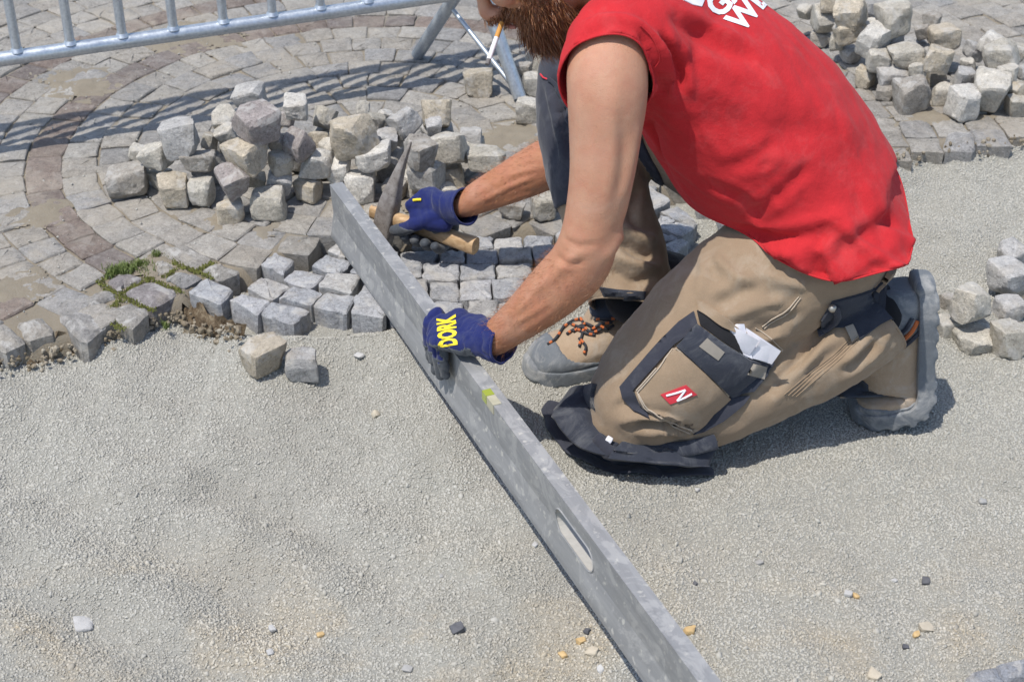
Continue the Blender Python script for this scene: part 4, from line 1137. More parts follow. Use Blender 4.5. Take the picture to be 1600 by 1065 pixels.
M['glove'] = cloth_mat('blue_knit', (0.010, 0.016, 0.085), (0.016, 0.024, 0.125), dirt=((0.07, 0.08, 0.12), 0.4), bump=0.3)
M['coat'] = cloth_mat('grey_nitrile', (0.035, 0.042, 0.052), (0.085, 0.095, 0.11), dirt=((0.2, 0.2, 0.195), 0.4), rough=0.6)
M['suede'] = cloth_mat('tan_suede', (0.31, 0.225, 0.145), (0.43, 0.33, 0.235), dirt=((0.43, 0.38, 0.32), 0.6), bump=0.45)
M['rubber'] = cloth_mat('grey_rubber', (0.10, 0.115, 0.13), (0.19, 0.205, 0.22), dirt=((0.36, 0.355, 0.34), 0.75), rough=0.75, bump=0.3)
M['blackr'] = cloth_mat('black_rubber', (0.018, 0.02, 0.025), (0.04, 0.043, 0.05), dirt=((0.15, 0.15, 0.15), 0.35), rough=0.6)
M['mesh'] = cloth_mat('dark_mesh_lining', (0.03, 0.036, 0.048), (0.07, 0.08, 0.10), bump=0.6)
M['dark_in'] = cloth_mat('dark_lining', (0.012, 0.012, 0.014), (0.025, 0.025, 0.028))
def plain(name, c, rough=0.6, metal=0.0, **k):
    m = NT(name); return m.done(m.mix(m.noise(90, 4, 0.6, m.pos), tuple(x * 0.85 for x in c), tuple(min(x * 1.1, 1) for x in c)), rough, metal=metal, **k)
M['yellow'] = plain('yellow_print', (0.80, 0.62, 0.02), 0.6)
M['whitep'] = plain('white_print', (0.78, 0.77, 0.80), 0.6)
M['paper'] = plain('white_paper', (0.80, 0.79, 0.83), 0.8)
M['redp'] = plain('red_patch', (0.55, 0.03, 0.045), 0.7)
M['orange'] = plain('orange_cord', (0.50, 0.13, 0.035), 0.8)
M['lace'] = plain('dark_lace', (0.03, 0.03, 0.035), 0.8)
M['snap'] = plain('steel_snap', (0.42, 0.40, 0.36), 0.4, 0.7)
M['tab'] = plain('grey_hook_tape', (0.25, 0.225, 0.19), 0.9)
m = NT('skin'); P = m.pos
sz = m.n('ShaderNodeSeparateXYZ'); m.set(sz.inputs[0], P)
tan_ = m.ramp(m.math('ADD', sz.outputs[2], m.math('MULTIPLY', m.noise(14, 3, 0.5, P), 0.10)), [(0.24, 1.0), (0.52, 0.0)])
c = m.mix(tan_, (0.475, 0.252, 0.158), (0.405, 0.168, 0.082))
c = m.mix(m.ramp(m.noise(26, 5, 0.65, P, 0.3), [(0.40, 0.0), (0.68, 0.5)]), c, (0.42, 0.16, 0.10))
c = m.mix(m.ramp(m.noise(9, 4, 0.6, P, 0.4), [(0.5, 0.0), (0.68, 0.5)]), c, (0.50, 0.30, 0.21))
c = m.mix(m.ramp(m.noise(260, 3, 0.6, P), [(0.60, 0.0), (0.72, 0.35)]), c, (0.30, 0.13, 0.075))
vo = m.n('ShaderNodeTexVoronoi', {'Scale': 900.0}); m.set(vo.inputs['Vector'], P)
M['skin'] = m.done(c, m.ramp(m.noise(40, 3, 0.5, P), [(0.3, 0.42), (0.7, 0.56)]), m.bump(m.math('ADD', vo.outputs['Distance'], m.math('MULTIPLY', m.noise(60, 4, 0.6, P), 3.0)), 0.28, 0.002), spec=0.4,
    **{'Subsurface Weight': 0.10, 'Subsurface Radius': (0.012, 0.004, 0.002)})
M['lip'] = plain('lip', (0.42, 0.16, 0.13), 0.45)
M['hair'] = None
m = NT('ginger_hair'); r_ = m.oi.outputs['Random']
at_ = m.n('ShaderNodeAttribute', attribute_name='shade').outputs['Fac']
M['hair'] = m.done(m.ramp(at_, [(0.0, (0.04, 0.016, 0.008)), (0.5, (0.21, 0.08, 0.03)), (1.0, (0.50, 0.235, 0.10))]), 0.45, spec=0.5)

# ---- pose (metres)
person = empty('person', (0.45, 2.36, -0.05)); tag(person, 'bearded man in a red sleeveless shirt and tan work trousers kneeling on the gravel', 'person')
def add(name, V, F, mat, parent=None, sharp=None, smooth_=True):
    o = ob(name, mesh(name, V, F, mat, smooth_, sharp), parent if parent is not None else None)
    if parent is None: attach(o, person)
    return o
def attach(o, par):
    o.parent = par; o.matrix_parent_inverse = Matrix.Translation(par.location).inverted() if par is person else par.matrix_world.inverted()
SL, SR = Vector((0.143, 2.23, 0.66)), Vector((0.20, 2.59, 0.54))
LATS = (SR - SL).normalized(); LATP = Vector((-0.10, 0.99, 0.08)).normalized()

# left arm, seen whole
armL = [(PX(985, 48, 2.46), .05), (PX(964, 72, 2.40), .057), (PX(950, 105, 2.378), .0605, .056), (PX(949, 150, 2.38), .0600, .056), (PX(946, 210, 2.40), .0550, .053), (PX(941, 270, 2.42), .0500, .05),
        (PX(931, 330, 2.445), .0465, .046), (PX(920, 378, 2.465), .0465, .043), (PX(903, 415, 2.49), .0480, .042), (PX(873, 446, 2.52), .0465, .043), (PX(842, 474, 2.55), .0415, .041), (PX(812, 499, 2.58), .0350, .036),
        (PX(790, 516, 2.605), .0310, .033), (PX(772, 529, 2.625), .0285, .030), (PX(756, 534, 2.638), .024, .026)]
def perp_view(st):                                            # ra axis across the line of sight
    out = []
    for i in range(len(st)):
        a, b = Vector(st[max(i - 1, 0)][0]), Vector(st[min(i + 1, len(st) - 1)][0])
        out.append(tuple((b - a).cross(Vector(st[i][0]) - CAM).normalized()))
    return out
armR = [(PX(985, 55, 2.76), .06), (PX(968, 110, 2.83), .055), (PX(945, 170, 2.92), .05), (PX(920, 222, 2.99), .047), (PX(875, 246, 3.01), .048), (PX(835, 266, 3.03), .046, .042), (PX(795, 286, 3.05), .040, .037),
        (PX(755, 305, 3.07), .033, .031), (PX(732, 317, 3.082), .0275, .026), (PX(718, 324, 3.088), .022, .021)]
# torso, neck and head
hF = Vector((-0.72, 0.0, -0.69)).normalized(); hU = Vector((-0.69, 0.0, 0.72)).normalized(); hU = (hU - hF * hU.dot(hF)).normalized(); hL = hU.cross(hF)
HC_ = Vector((0.018, 2.38, 0.765))
def H(f, l, u): return HC_ + hF * f + hL * l + hU * u
side_h = tuple(hL)
neck = [(Vector((0.235, 2.42, 0.64)), .075), (Vector((0.175, 2.41, 0.70)), .064), (Vector((0.115, 2.395, 0.735)), .060), (H(-0.03, 0, -0.04), .06)]
skull = [(H(-0.02, 0, 0.115), .045, .055), (H(-0.015, 0, 0.085), .066, .083), (H(-0.012, 0, 0.04), .076, .097), (H(-0.008, 0, -0.01), .075, .093), (H(0.012, 0, -0.05), .068, .075), (H(0.030, 0, -0.085), .056, .056), (H(0.048, 0, -0.112), .036, .034)]
nose = [(H(0.083, 0, 0.012), .011, .010), (H(0.098, 0, -0.012), .012, .011), (H(0.110, 0, -0.032), .0145, .012), (H(0.098, 0, -0.041), .0165, .010)]
torso = [(Vector((0.55, 2.41, 0.25)), .155, .10), (Vector((0.50, 2.41, 0.36)), .15, .10), (Vector((0.38, 2.41, 0.49)), .155, .105), (Vector((0.27, 2.42, 0.57)), .165, .105), (Vector((0.20, 2.42, 0.63)), .13, .085)]
core = [limb(torso, tuple(LATS)), limb(armL, perp_view(armL), 0.010, 32), limb(armR, perp_view(armR), 0.012, 24), limb(neck, side_h), limb(skull, side_h), limb(nose, side_h, 0.005, 16),
        ball(H(0.094, 0.011, -0.042), 0.0085), ball(H(0.094, -0.011, -0.042), 0.0085),                       # nostril wings
        ball(H(0.052, 0.045, -0.012), 0.026), ball(H(0.052, -0.045, -0.012), 0.026),                          # cheekbones
        limb([(H(0.080, 0.026, 0.026), .012, .010), (H(0.084, 0, 0.030), .013, .010), (H(0.080, -0.026, 0.026), .012, .010)], tuple(hU), 0.006, 14),   # brow
        ball(H(0.082, 0, -0.062), (0.016, 0.022, 0.012)), ball(H(0.079, 0, -0.080), (0.015, 0.020, 0.012)), ball(H(0.070, 0, -0.102), (0.022, 0.024, 0.02)),     # lips, chin
        limb([(PX(975, 70, 2.43), .05), (SL.lerp(SR, 0.25) + Vector((0.05, 0, 0.05)), .07), (SL.lerp(SR, 0.5) + Vector((0.04, 0, 0.06)), .07), (SL.lerp(SR, 0.75) + Vector((0.05, 0, 0.05)), .07), (SR, .058)], (0.7, 0, 0.7)),
        limb([(Vector((0.53, 2.33, 0.25)), .07), (PX(1100, 525, 2.68), .06), (PX(990, 648, 2.70), .045)], (0, 1, 0)), limb([(PX(1000, 655, 2.71), .045), (PX(1150, 625, 2.71), .04), (PX(1360, 515, 2.71), .03)], (0, 1, 0)),
        limb([(Vector((0.51, 2.52, 0.28)), .075), (PX(1050, 185, 2.88), .066), (PX(915, 120, 2.90), .052)], (0, 1, 0)), limb([(PX(915, 125, 2.90), .052), (PX(935, 280, 2.89), .05), (PX(975, 430, 2.87), .03)], (0, 1, 0))]
# ears
for s in (1, -1): core.append(limb([(H(-0.012, s * .077, 0.018), .010, .022), (H(-0.010, s * .083, -0.004), .008, .020), (H(-0.004, s * .078, -0.028), .006, .010)], tuple(hL), 0.006, 14))
bv, bf = fuse(core, 0.0055, 6)
# muscle relief and veins on the arms
bv = fold(bv, bf, [([(958, 120), (962, 200), (955, 280), (944, 340)], 0.0022, 0.012), ([(922, 150), (915, 240), (908, 320)], -0.0016, 0.010), ([(985, 330), (962, 385), (940, 412)], 0.0045, 0.012),
                   ([(905, 395), (870, 425), (835, 455)], 0.0034, 0.009), ([(868, 400), (890, 412), (915, 408)], -0.0030, 0.005), ([(880, 372), (905, 385), (935, 380)], -0.0022, 0.005), ([(862, 470), (828, 492), (800, 508)], 0.0026, 0.004), ([(850, 440), (825, 468), (805, 490)], 0.0022, 0.004), ([(1000, 190), (985, 260), (970, 320)], 0.003, 0.012), ([(965, 170), (975, 250), (962, 320)], -0.003, 0.010), ([(885, 470), (840, 505), (800, 535)], 0.0022, 0.010), ([(800, 498), (776, 520)], -0.0015, 0.005), ([(778, 540), (768, 549)], 0.0035, 0.008),
                   ([(840, 275), (800, 290), (765, 308), (742, 318)], 0.0030, 0.004), ([(850, 262), (815, 268), (790, 276)], 0.002, 0.005), ([(838, 300), (800, 313), (770, 326)], 0.0025, 0.006)])
body = add('body', bv, bf, M['skin'])
btree = bvh(bv, bf)
# nostrils, lips, eyes (the eyes lie above the picture's edge but belong to the face)
for s in (1, -1):
    add('nostril', *ball(H(0.0985, s * .0095, -0.0490), (0.0042, 0.0030, 0.0042)), M['dark_in'])
    e_ = add('eye', *ball(H(0.072, s * .031, 0.004), 0.012), M['whitep']); 
    add('iris', *ball(H(0.0815, s * .031, 0.003), (0.004, 0.005, 0.005)), M['lace'])
add('lips', *limb([(H(0.088, .022, -0.073), .003, .003), (H(0.0975, .008, -0.069), .0055, .004), (H(0.0985, -.008, -0.069), .0055, .004), (H(0.088, -.022, -0.073), .003, .003)], tuple(hU), 0.004, 12), M['lip'])
# beard: single hairs rooted on jaw, chin and cheek
g = np.random.default_rng(21)
HV, HFc, SH = [], [], []
nr_b = normals(bv, bf)
loc = np.array([[(Vector(p) - HC_).dot(hF), (Vector(p) - HC_).dot(hL), (Vector(p) - HC_).dot(hU)] for p in bv[np.linalg.norm(bv - np.array(HC_), axis=1) < 0.22]])
idxs = np.where(np.linalg.norm(bv - np.array(HC_), axis=1) < 0.22)[0]
f_, l_, u_ = loc.T
onface = ((u_ < -0.043 - 0.25 * np.clip(0.06 - f_, -0.02, 0.09)) | ((u_ < 0.0) & (f_ < 0.042) & (f_ > 0.000))) & (f_ > -0.002) & (u_ > -0.155) & (np.abs(l_) < 0.082)
lipzone = (f_ > 0.078) & (np.abs(l_) < 0.024) & (u_ < -0.060) & (u_ > -0.084)
root = idxs[onface & ~lipzone]
for _ in range(15000):
    i = root[g.integers(len(root))]; p = bv[i] + g.normal(size=3) * 0.0028; n = nr_b[i]
    q = Vector(p) - HC_; fu, uu = q.dot(hF), q.dot(hU)
    low = np.clip((-uu - 0.05) / 0.07, 0, 1)
    ln = (0.010 + 0.034 * low) * g.uniform(0.6, 1.2)
    d = n * (0.55 - 0.25 * low) + np.array(-hU) * (0.45 + 0.9 * low) + np.array(hF) * 0.12 + np.array([0.0, 0, -0.50]) * low + g.normal(size=3) * 0.22
    d /= np.linalg.norm(d); w = np.cross(d, g.normal(size=3)); w *= 0.00042 * g.uniform(0.7, 1.3) / np.linalg.norm(w)
    cv = np.cross(d, w); cv *= ln * 0.18 * g.normal() / (np.linalg.norm(cv) + 1e-9); o = len(HV)
    HV += [p - w, p + w, p + d * ln * 0.55 + cv + w * 0.8, p + d * ln * 0.55 + cv - w * 0.8, p + d * ln + cv * 0.4]
    HFc += [(o, o + 1, o + 2, o + 3), (o + 3, o + 2, o + 4)]; SH += [float(np.clip(g.normal(0.55 - 0.15 * low, 0.2), 0, 1))] * 5
beard = add('beard', HV, HFc, M['hair'], smooth_=False)
a_ = beard.data.attributes.new('shade', 'FLOAT', 'POINT'); a_.data.foreach_set('value', SH)
# short hair on the head (above the picture) 
HV, HFc, SH = [], [], []
scalp = idxs[((u_ > 0.045) | ((f_ < -0.03) & (u_ > -0.03))) & (np.abs(l_) < 0.09)]
for _ in range(5000):
    i = scalp[g.integers(len(scalp))]; p = bv[i] + g.normal(size=3) * 0.003; d = nr_b[i] * 0.6 - np.array(hF) * 0.5 + g.normal(size=3) * 0.25; d /= np.linalg.norm(d)
    w = np.cross(d, g.normal(size=3)); w *= 0.0008 / np.linalg.norm(w); ln = g.uniform(0.012, 0.024); o = len(HV)
    HV += [p - w, p + w, p + d * ln]; HFc += [(o, o + 1, o + 2)]; SH += [float(g.uniform(0.2, 0.8))] * 3
hair = add('hair', HV, HFc, M['hair'], smooth_=False); a_ = hair.data.attributes.new('shade', 'FLOAT', 'POINT'); a_.data.foreach_set('value', SH)
# fine hair on the forearms
HV, HFc, SH = [], [], []
sel = np.where((bv[:, 2] < 0.36) & (bv[:, 2] > 0.13) & (bv[:, 0] < 0.17))[0]
aL = np.array([tuple(x[0]) for x in armL[7:13]]); aR = np.array([tuple(x[0]) for x in armR[4:9]])
sel = np.array([i for i in sel if min(seg_dist(bv[i:i + 1], aL)[0][0], seg_dist(bv[i:i + 1], aR)[0][0]) < 0.06])
for _ in range(7500):
    i = sel[g.integers(len(sel))]; p = bv[i] + g.normal(size=3) * 0.003; d = nr_b[i] * 0.45 + np.array([-0.6, 0.1, -0.3]) + g.normal(size=3) * 0.3; d /= np.linalg.norm(d)
    w = np.cross(d, g.normal(size=3)); w *= 0.00020 / np.linalg.norm(w); ln = g.uniform(0.006, 0.014); o = len(HV)
    HV += [p - w, p + w, p + d * ln]; HFc += [(o, o + 1, o + 2)]; SH += [float(g.uniform(0.3, 0.9))] * 3
ah = add('arm_hair', HV, HFc, M['hair'], smooth_=False); a_ = ah.data.attributes.new('shade', 'FLOAT', 'POINT'); a_.data.foreach_set('value', SH)

# ---- shirt
sh = [(PX(925, -40, 2.52), .085, .075), (PX(950, 0, 2.54), .135, .085), (PX(1000, 50, 2.565), .185, .110), (PX(1090, 105, 2.61), .200, .142), (PX(1175, 190, 2.65), .200, .161), (PX(1239, 275, 2.69), .196, .163),
      (PX(1286, 345, 2.712), .214, .156), (PX(1336, 385, 2.725), .226, .118), (PX(1368, 440, 2.735), .232, .112), (PX(1393, 500, 2.745), .232, .11)]
sides = [tuple(LATS.lerp(LATP, min(1, max(0, (i - 1) / 5))).normalized()) for i in range(len(sh))]
sleeveL = [(PX(1060, 60, 2.54), .10), (PX(1008, 58, 2.46), .092), (PX(968, 76, 2.405), .083), (PX(950, 108, 2.378), .0765), (PX(946, 165, 2.37), .074)]
sleeveR = [(PX(1030, 60, 2.66), .10), (SR + Vector((0.01, 0.0, 0.02)), .085), (PX(975, 90, 2.81), .078), (PX(962, 140, 2.88), .074)]
sv, sf = fuse([limb(sh, sides, 0.015, 40), limb(sleeveL, None, 0.012, 28), limb(sleeveR, None, 0.014, 24)], 0.0060, 8)
SHIRT_FOLDS = []
def plane3(a, b, c, toward):
    n = (Vector(b) - Vector(a)).cross(Vector(c) - Vector(a)).normalized()
    return n if n.dot(Vector(toward)) > 0 else -n
def cut(v, f, co, no, mask):
    """open a hollow garment: everything in `mask` beyond the plane goes"""
    bm = bmesh.new(); vs = [bm.verts.new(p) for p in v]
    for q in f: bm.faces.new([vs[i] for i in q])
    sel = {x for x, k in zip(vs, mask) if k}
    fs = [q for q in bm.faces if all(x in sel for x in q.verts)]
    geom = fs + list({e for q in fs for e in q.edges}) + list({x for q in fs for x in q.verts})
    bmesh.ops.bisect_plane(bm, geom=geom, plane_co=co, plane_no=no, clear_outer=True, dist=1e-6)
    bm.verts.index_update(); bm.faces.ensure_lookup_table()
    V = np.array([tuple(x.co) for x in bm.verts]); F = [tuple(x.index for x in q.verts) for q in bm.faces]; bm.free()
    return V, F
def shell(name, v, f, t, mat, parent=None, sharp=None):
    """cloth of thickness t: outer skin, inner skin and hems"""
    n = normals(v, f); k = len(v); cnt = {}
    for q in f:
        for i in range(len(q)): cnt[(q[i], q[(i + 1) % len(q)])] = 1
    rim_ = [(a, b) for (a, b) in cnt if (b, a) not in cnt]
    F = list(f) + [tuple(i + k for i in q[::-1]) for q in f] + [(b, a, a + k, b + k) for a, b in rim_]
    return add(name, np.vstack([v, v - n * t]), F, mat, parent, sharp), rim_
def smooth_rim(v, f, it=12):
    cnt = {}
    for q in f:
        for i in range(len(q)): cnt[(q[i], q[(i + 1) % len(q)])] = 1
    r = np.array([(a, b) for (a, b) in cnt if (b, a) not in cnt]); v = np.array(v)
    if len(r) == 0: return v
    deg = np.zeros(len(v)); np.add.at(deg, r[:, 0], 1); np.add.at(deg, r[:, 1], 1); on = deg > 1
    for _ in range(it):
        s = np.zeros_like(v); np.add.at(s, r[:, 0], v[r[:, 1]]); np.add.at(s, r[:, 1], v[r[:, 0]])
        v[on] = v[on] * 0.4 + 0.6 * (s[on] / deg[on][:, None])
    return v
def region_shell(name, v, f, sel, off, t, mat, parent, it=10):
    ff = [q for q, k in zip(f, sel) if k]
    if not ff: return None
    n = normals(v, f); used = sorted({i for q in ff for i in q}); mp = {i: k for k, i in enumerate(used)}; k = len(used)
    ff = [tuple(mp[i] for i in q) for q in ff]; vv = smooth_rim(v[used], ff, it); nn = n[used]; c = {}
    for q in ff:
        for i in range(len(q)): c[(q[i], q[(i + 1) % len(q)])] = 1
    rb = [(a, b) for a, b in c if (b, a) not in c]
    return add(name, np.vstack([vv + nn * off, vv - nn * t]), ff + [tuple(i + k for i in q[::-1]) for q in ff] + [(b, a, a + k, b + k) for a, b in rb], mat, parent)
def hem_cords(name, v, rim_, r, mat, parent, pick=None, off=0.0):
    nxt = dict(rim_); loops = []
    seen = set()
    for a in list(nxt):
        if a in seen: continue
        lp_ = [a]; seen.add(a); b = nxt.get(a)
        while b is not None and b not in seen: lp_.append(b); seen.add(b); b = nxt.get(b)
        loops.append(lp_)
    for lp_ in loops:
        if len(lp_) < 12: continue
        P_ = v[lp_]
        if pick and not pick(P_.mean(0)): continue
        P_ = np.array([P_[np.arange(i - 2, i + 3) % len(P_)].mean(0) for i in range(len(P_))]); P_ = np.vstack([P_, P_[:1]])
        o = ob(name, mesh(name, *tube(P_, r, 6, False), mat, True)); attach(o, parent)

# ---- red sleeveless shirt
sv = fold(sv, sf, [
    ([(1042, 24), (1085, 48), (1130, 72), (1185, 100)], -0.010, 0.016), ([(1060, 18), (1110, 42), (1160, 68)], 0.005, 0.014),
    ([(985, 28), (1020, 55), (1045, 105), (1052, 150)], 0.009, 0.009), ([(1000, 48), (1024, 90), (1034, 140)], -0.010, 0.007), ([(1035, 55), (1058, 105), (1062, 150)], -0.011, 0.006), ([(1062, 60), (1078, 110), (1080, 150)], 0.006, 0.007), ([(1000, 180), (1020, 215), (1040, 262)], -0.008, 0.007),
    ([(905, 40), (935, 28), (975, 30), (1005, 45)], 0.006, 0.009), ([(895, 75), (920, 52), (950, 46)], -0.006, 0.007), ([(880, 110), (892, 80), (912, 60)], 0.006, 0.008),
    ([(1018, 170), (1026, 230), (1052, 285), (1090, 325)], -0.006, 0.016),
    ([(1150, 362), (1195, 378), (1250, 372), (1305, 362)], -0.011, 0.012), ([(1160, 385), (1205, 396), (1245, 392)], 0.010, 0.010),
    ([(1222, 385), (1250, 408), (1268, 440)], 0.007, 0.010), ([(1212, 398), (1236, 425), (1250, 450)], -0.006, 0.008), ([(1275, 395), (1288, 425), (1296, 458)], -0.006, 0.009),
    ([(1170, 340), (1205, 315), (1245, 280), (1268, 255)], -0.005, 0.010), ([(1130, 262), (1175, 250), (1215, 222)], -0.004, 0.012), ([(1185, 265), (1205, 250)], -0.004, 0.006),
    ([(1300, 400), (1340, 372), (1395, 345)], -0.008, 0.012), ([(1318, 430), (1365, 405), (1410, 375)], 0.006, 0.012), ([(1330, 300), (1362, 335), (1405, 352)], -0.006, 0.014), ([(1290, 330), (1320, 350), (1345, 385)], 0.006, 0.014),
    ([(1090, 180), (1180, 205), (1280, 195)], -0.007, 0.030), ([(1240, 150), (1300, 180), (1350, 230)], 0.004, 0.03), ([(1110, 290), (1150, 310), (1185, 345)], -0.005, 0.012)])
sp_ax = np.array((PX(1300, 328, 2.715) - PX(1000, 50, 2.565)).normalized())
def streak(v, ax, fa, fp, seed):                              # ridged noise drawn out across the pull of the cloth
    al_ = v @ ax; pr = v - al_[:, None] * ax
    return np.abs(perlin(np.c_[pr * fp + al_[:, None] * ax * fa] + seed)) - 0.25
drag = np.array(Vector((0.55, -0.55, -0.62)).normalized())
low_ = np.clip(((sv - np.array(PX(1090, 105, 2.61))) @ sp_ax) / 0.25, 0.15, 1)
sv = sv + normals(sv, sf) * (0.0035 * perlin(sv * 14) + 0.002 * perlin(sv * 30 + 7) + low_ * 0.0070 * streak(sv, drag, 3.0, 11.0, 3) + 0.0075 * streak(sv, drag, 5.0, 22.0, 8) + 0.003 * streak(sv, drag, 9.0, 42.0, 12))[:, None]
a_, b_, c_ = PX(950, 50, 2.315), PX(880, 130, 2.385), PX(1013, 160, 2.40)
arm_dir = PX(946, 200, 2.40) - PX(975, 30, 2.45)
no = plane3(a_, b_, c_, arm_dir)
d_, _ = seg_dist(sv, np.array([PX(975, 50, 2.40), PX(948, 92, 2.37), PX(940, 150, 2.36), PX(936, 200, 2.36)]))
sv, sf = cut(sv, sf, a_.lerp((b_ + c_) / 2, 0.5), no, d_ < 0.100)
d_, _ = seg_dist(sv, np.array([SR, PX(970, 110, 2.84), PX(962, 160, 2.90)]))
sv, sf = cut(sv, sf, PX(970, 110, 2.84), (PX(945, 170, 2.92) - SR).normalized(), d_ < 0.11)
st0 = bvh(sv, sf)
def surf(u, v, d):
    l, n_ = hit(st0, u, v)
    return l if l is not None else st0.find_nearest(PX(u, v, d))[0]
h1, h2, h3 = surf(1205, 402, 2.62), surf(1390, 424, 2.60), surf(1424, 350, 2.72)
h4 = surf(1300, 440, 2.60)
print('HEM', h1, h2, h3, [hit(st0, *p)[0] is not None for p in ((1205, 402), (1390, 424), (1424, 350))])
hem_c = (h1 + h2 + h3) / 3; hem_n = plane3(h1, h2, h3, PX(1345, 392, 2.73) - PX(1290, 318, 2.71))
d_ = (sv - np.array(hem_c)) @ np.array(hem_n)
sv, sf = cut(sv, sf, hem_c, hem_n, d_ > -9)
nk = (PX(925, -40, 2.52) - PX(1000, 50, 2.565)).normalized()
d_ = np.linalg.norm(sv - np.array(PX(925, -40, 2.52)), axis=1)
sv, sf = cut(sv, sf, PX(935, -22, 2.53), nk, d_ < 0.13)
# the loose hem: swings in and out and hangs lower in places
w_ = np.clip(1 - np.abs((sv - np.array(hem_c)) @ np.array(hem_n)) / 0.09, 0, 1) ** 1.5
an = np.arctan2((sv - np.array(hem_c)) @ np.array(LATP), (sv - np.array(hem_c)) @ np.array([0.7, 0, 0.7]))
sv = sv + normals(sv, sf) * (w_ * (0.007 * np.sin(an * 6 + 1) + 0.003 * np.sin(an * 11)))[:, None] + np.array(hem_n) * (w_ * 0.004 * np.sin(an * 3 + 2.2) + w_ * 0.020 * np.exp(-(np.linalg.norm(sv - np.array(h4), axis=1) / 0.055) ** 2))[:, None]
sv = smooth(sv, sf, 8, 0.5, np.clip(w_ * 1.5, 0, 1))
sv = smooth_rim(sv, sf, 40)
shirt, srim = shell('shirt', sv, sf, 0.0022, M['shirt'])
hem_cords('hem', sv, srim, 0.0016, M['shirt'], shirt)
stree = bvh(sv, sf)
lettering('print', 'WEN', (1160, 51), (28, -33), (-41, -31), stree, M['whitep'], shirt, bold=0.035)
lettering('print', 'GAR', (1126, 30), (28, -33), (-41, -31), stree, M['whitep'], shirt, bold=0.035)
panel('print', [(1062, -8), (1068, 1), (1082, 8), (1096, 11), (1104, -8)], stree, M['whitep'], shirt, 0.0014, 0.0006, 5)
for k, (x, y) in enumerate([(1206, 9), (1213, 16), (1219, 23)]): lettering('print', '////' if k < 2 else '///', (x, y), (9, -11), (-9, -7), stree, M['whitep'], shirt, bold=0.03)
for ln in [[(1000, 118), (1030, 95), (1020, 60), (1000, 40)]]: cord_on('seam', ln, stree, 0.0010, M['shirt'], shirt)

# ---- work trousers
waist = [(PX(1268, 300, 2.73), .150, .095), (PX(1292, 350, 2.73), .158, .100), (PX(1312, 392, 2.725), .160, .100), (PX(1320, 428, 2.72), .135, .085)]
thighL = [(PX(1300, 405, 2.68), .100), (PX(1255, 412, 2.67), .108), (PX(1188, 443, 2.675), .114), (PX(1122, 495, 2.68), .114), (PX(1066, 552, 2.685), .109), (PX(1018, 606, 2.69), .100), (PX(988, 645, 2.695), .088), (PX(974, 664, 2.70), .068)]
shinL = [(PX(1012, 660, 2.70), .066), (PX(1070, 648, 2.70), .064), (PX(1150, 622, 2.70), .068), (PX(1240, 580, 2.70), .068), (PX(1320, 540, 2.70), .066), (PX(1372, 505, 2.70), .064), (PX(1388, 492, 2.70), .060)]
thighR = [(PX(1260, 320, 2.83), .11), (PX(1160, 258, 2.86), .108), (PX(1060, 200, 2.885), .100), (PX(965, 135, 2.90), .092), (PX(915, 112, 2.90), .075)]
shinR = [(PX(908, 92, 2.90), .066), (PX(906, 128, 2.90), .076), (PX(914, 195, 2.895), .080), (PX(930, 262, 2.89), .086), (PX(950, 335, 2.885), .084), (PX(968, 395, 2.88), .086), (PX(982, 445, 2.87), .082), (PX(994, 485, 2.865), .078), (PX(1004, 515, 2.86), .074)]
tv, tf = fuse([limb(waist, tuple(LATP), 0.015, 36), limb(thighL, (0, 1, 0), 0.014, 32), limb(shinL, (0, 1, 0), 0.014, 28), limb(thighR, (0, 1, 0), 0.015, 28), limb(shinR, (0, 1, 0), 0.015, 28)], 0.0075, 5)
tv = fold(tv, tf, [
    ([(1200, 440), (1160, 455), (1110, 480)], -0.006, 0.010), ([(1230, 470), (1180, 480), (1130, 500)], 0.005, 0.010), ([(1250, 490), (1215, 505), (1170, 512)], -0.006, 0.009), ([(1265, 450), (1225, 440), (1185, 425)], 0.005, 0.012),
    ([(1240, 520), (1200, 530), (1160, 530)], 0.005, 0.008), ([(985, 672), (1010, 662), (1045, 664), (1090, 672)], -0.008, 0.006), ([(965, 660), (1000, 650), (1050, 655)], 0.006, 0.007), ([(1000, 680), (1040, 672), (1080, 680)], 0.007, 0.006),
    ([(955, 640), (985, 628), (1010, 640)], -0.004, 0.007), ([(1295, 500), (1270, 540), (1230, 585), (1190, 620)], -0.010, 0.010), ([(1290, 530), (1255, 570), (1215, 600)], 0.008, 0.009), ([(1340, 520), (1300, 555), (1250, 590)], -0.004, 0.010),
    ([(1380, 530), (1350, 560), (1320, 580)], -0.007, 0.008), ([(1395, 505), (1372, 545), (1345, 572)], 0.006, 0.008), ([(1365, 515), (1340, 545), (1310, 570)], 0.005, 0.008),
    ([(1000, 290), (985, 320), (990, 350)], -0.007, 0.010), ([(965, 375), (1000, 395), (1035, 400)], -0.010, 0.009), ([(960, 398), (995, 415), (1030, 420)], 0.009, 0.009), ([(950, 420), (985, 440), (1020, 438)], -0.008, 0.008), ([(960, 350), (1000, 372), (1025, 372)], 0.008, 0.009),
    ([(930, 440), (960, 455), (1000, 460)], 0.006, 0.007), ([(855, 130), (870, 180), (885, 260)], 0.005, 0.008), ([(868, 120), (890, 190)], -0.006, 0.007), ([(1085, 372), (1100, 420), (1090, 470)], 0.004, 0.010), ([(1110, 395), (1150, 430), (1200, 452)], 0.005, 0.009), ([(1060, 440), (1040, 500), (1020, 545)], -0.003, 0.012), ([(1225, 505), (1195, 520), (1170, 522)], -0.005, 0.007)], 1.5)
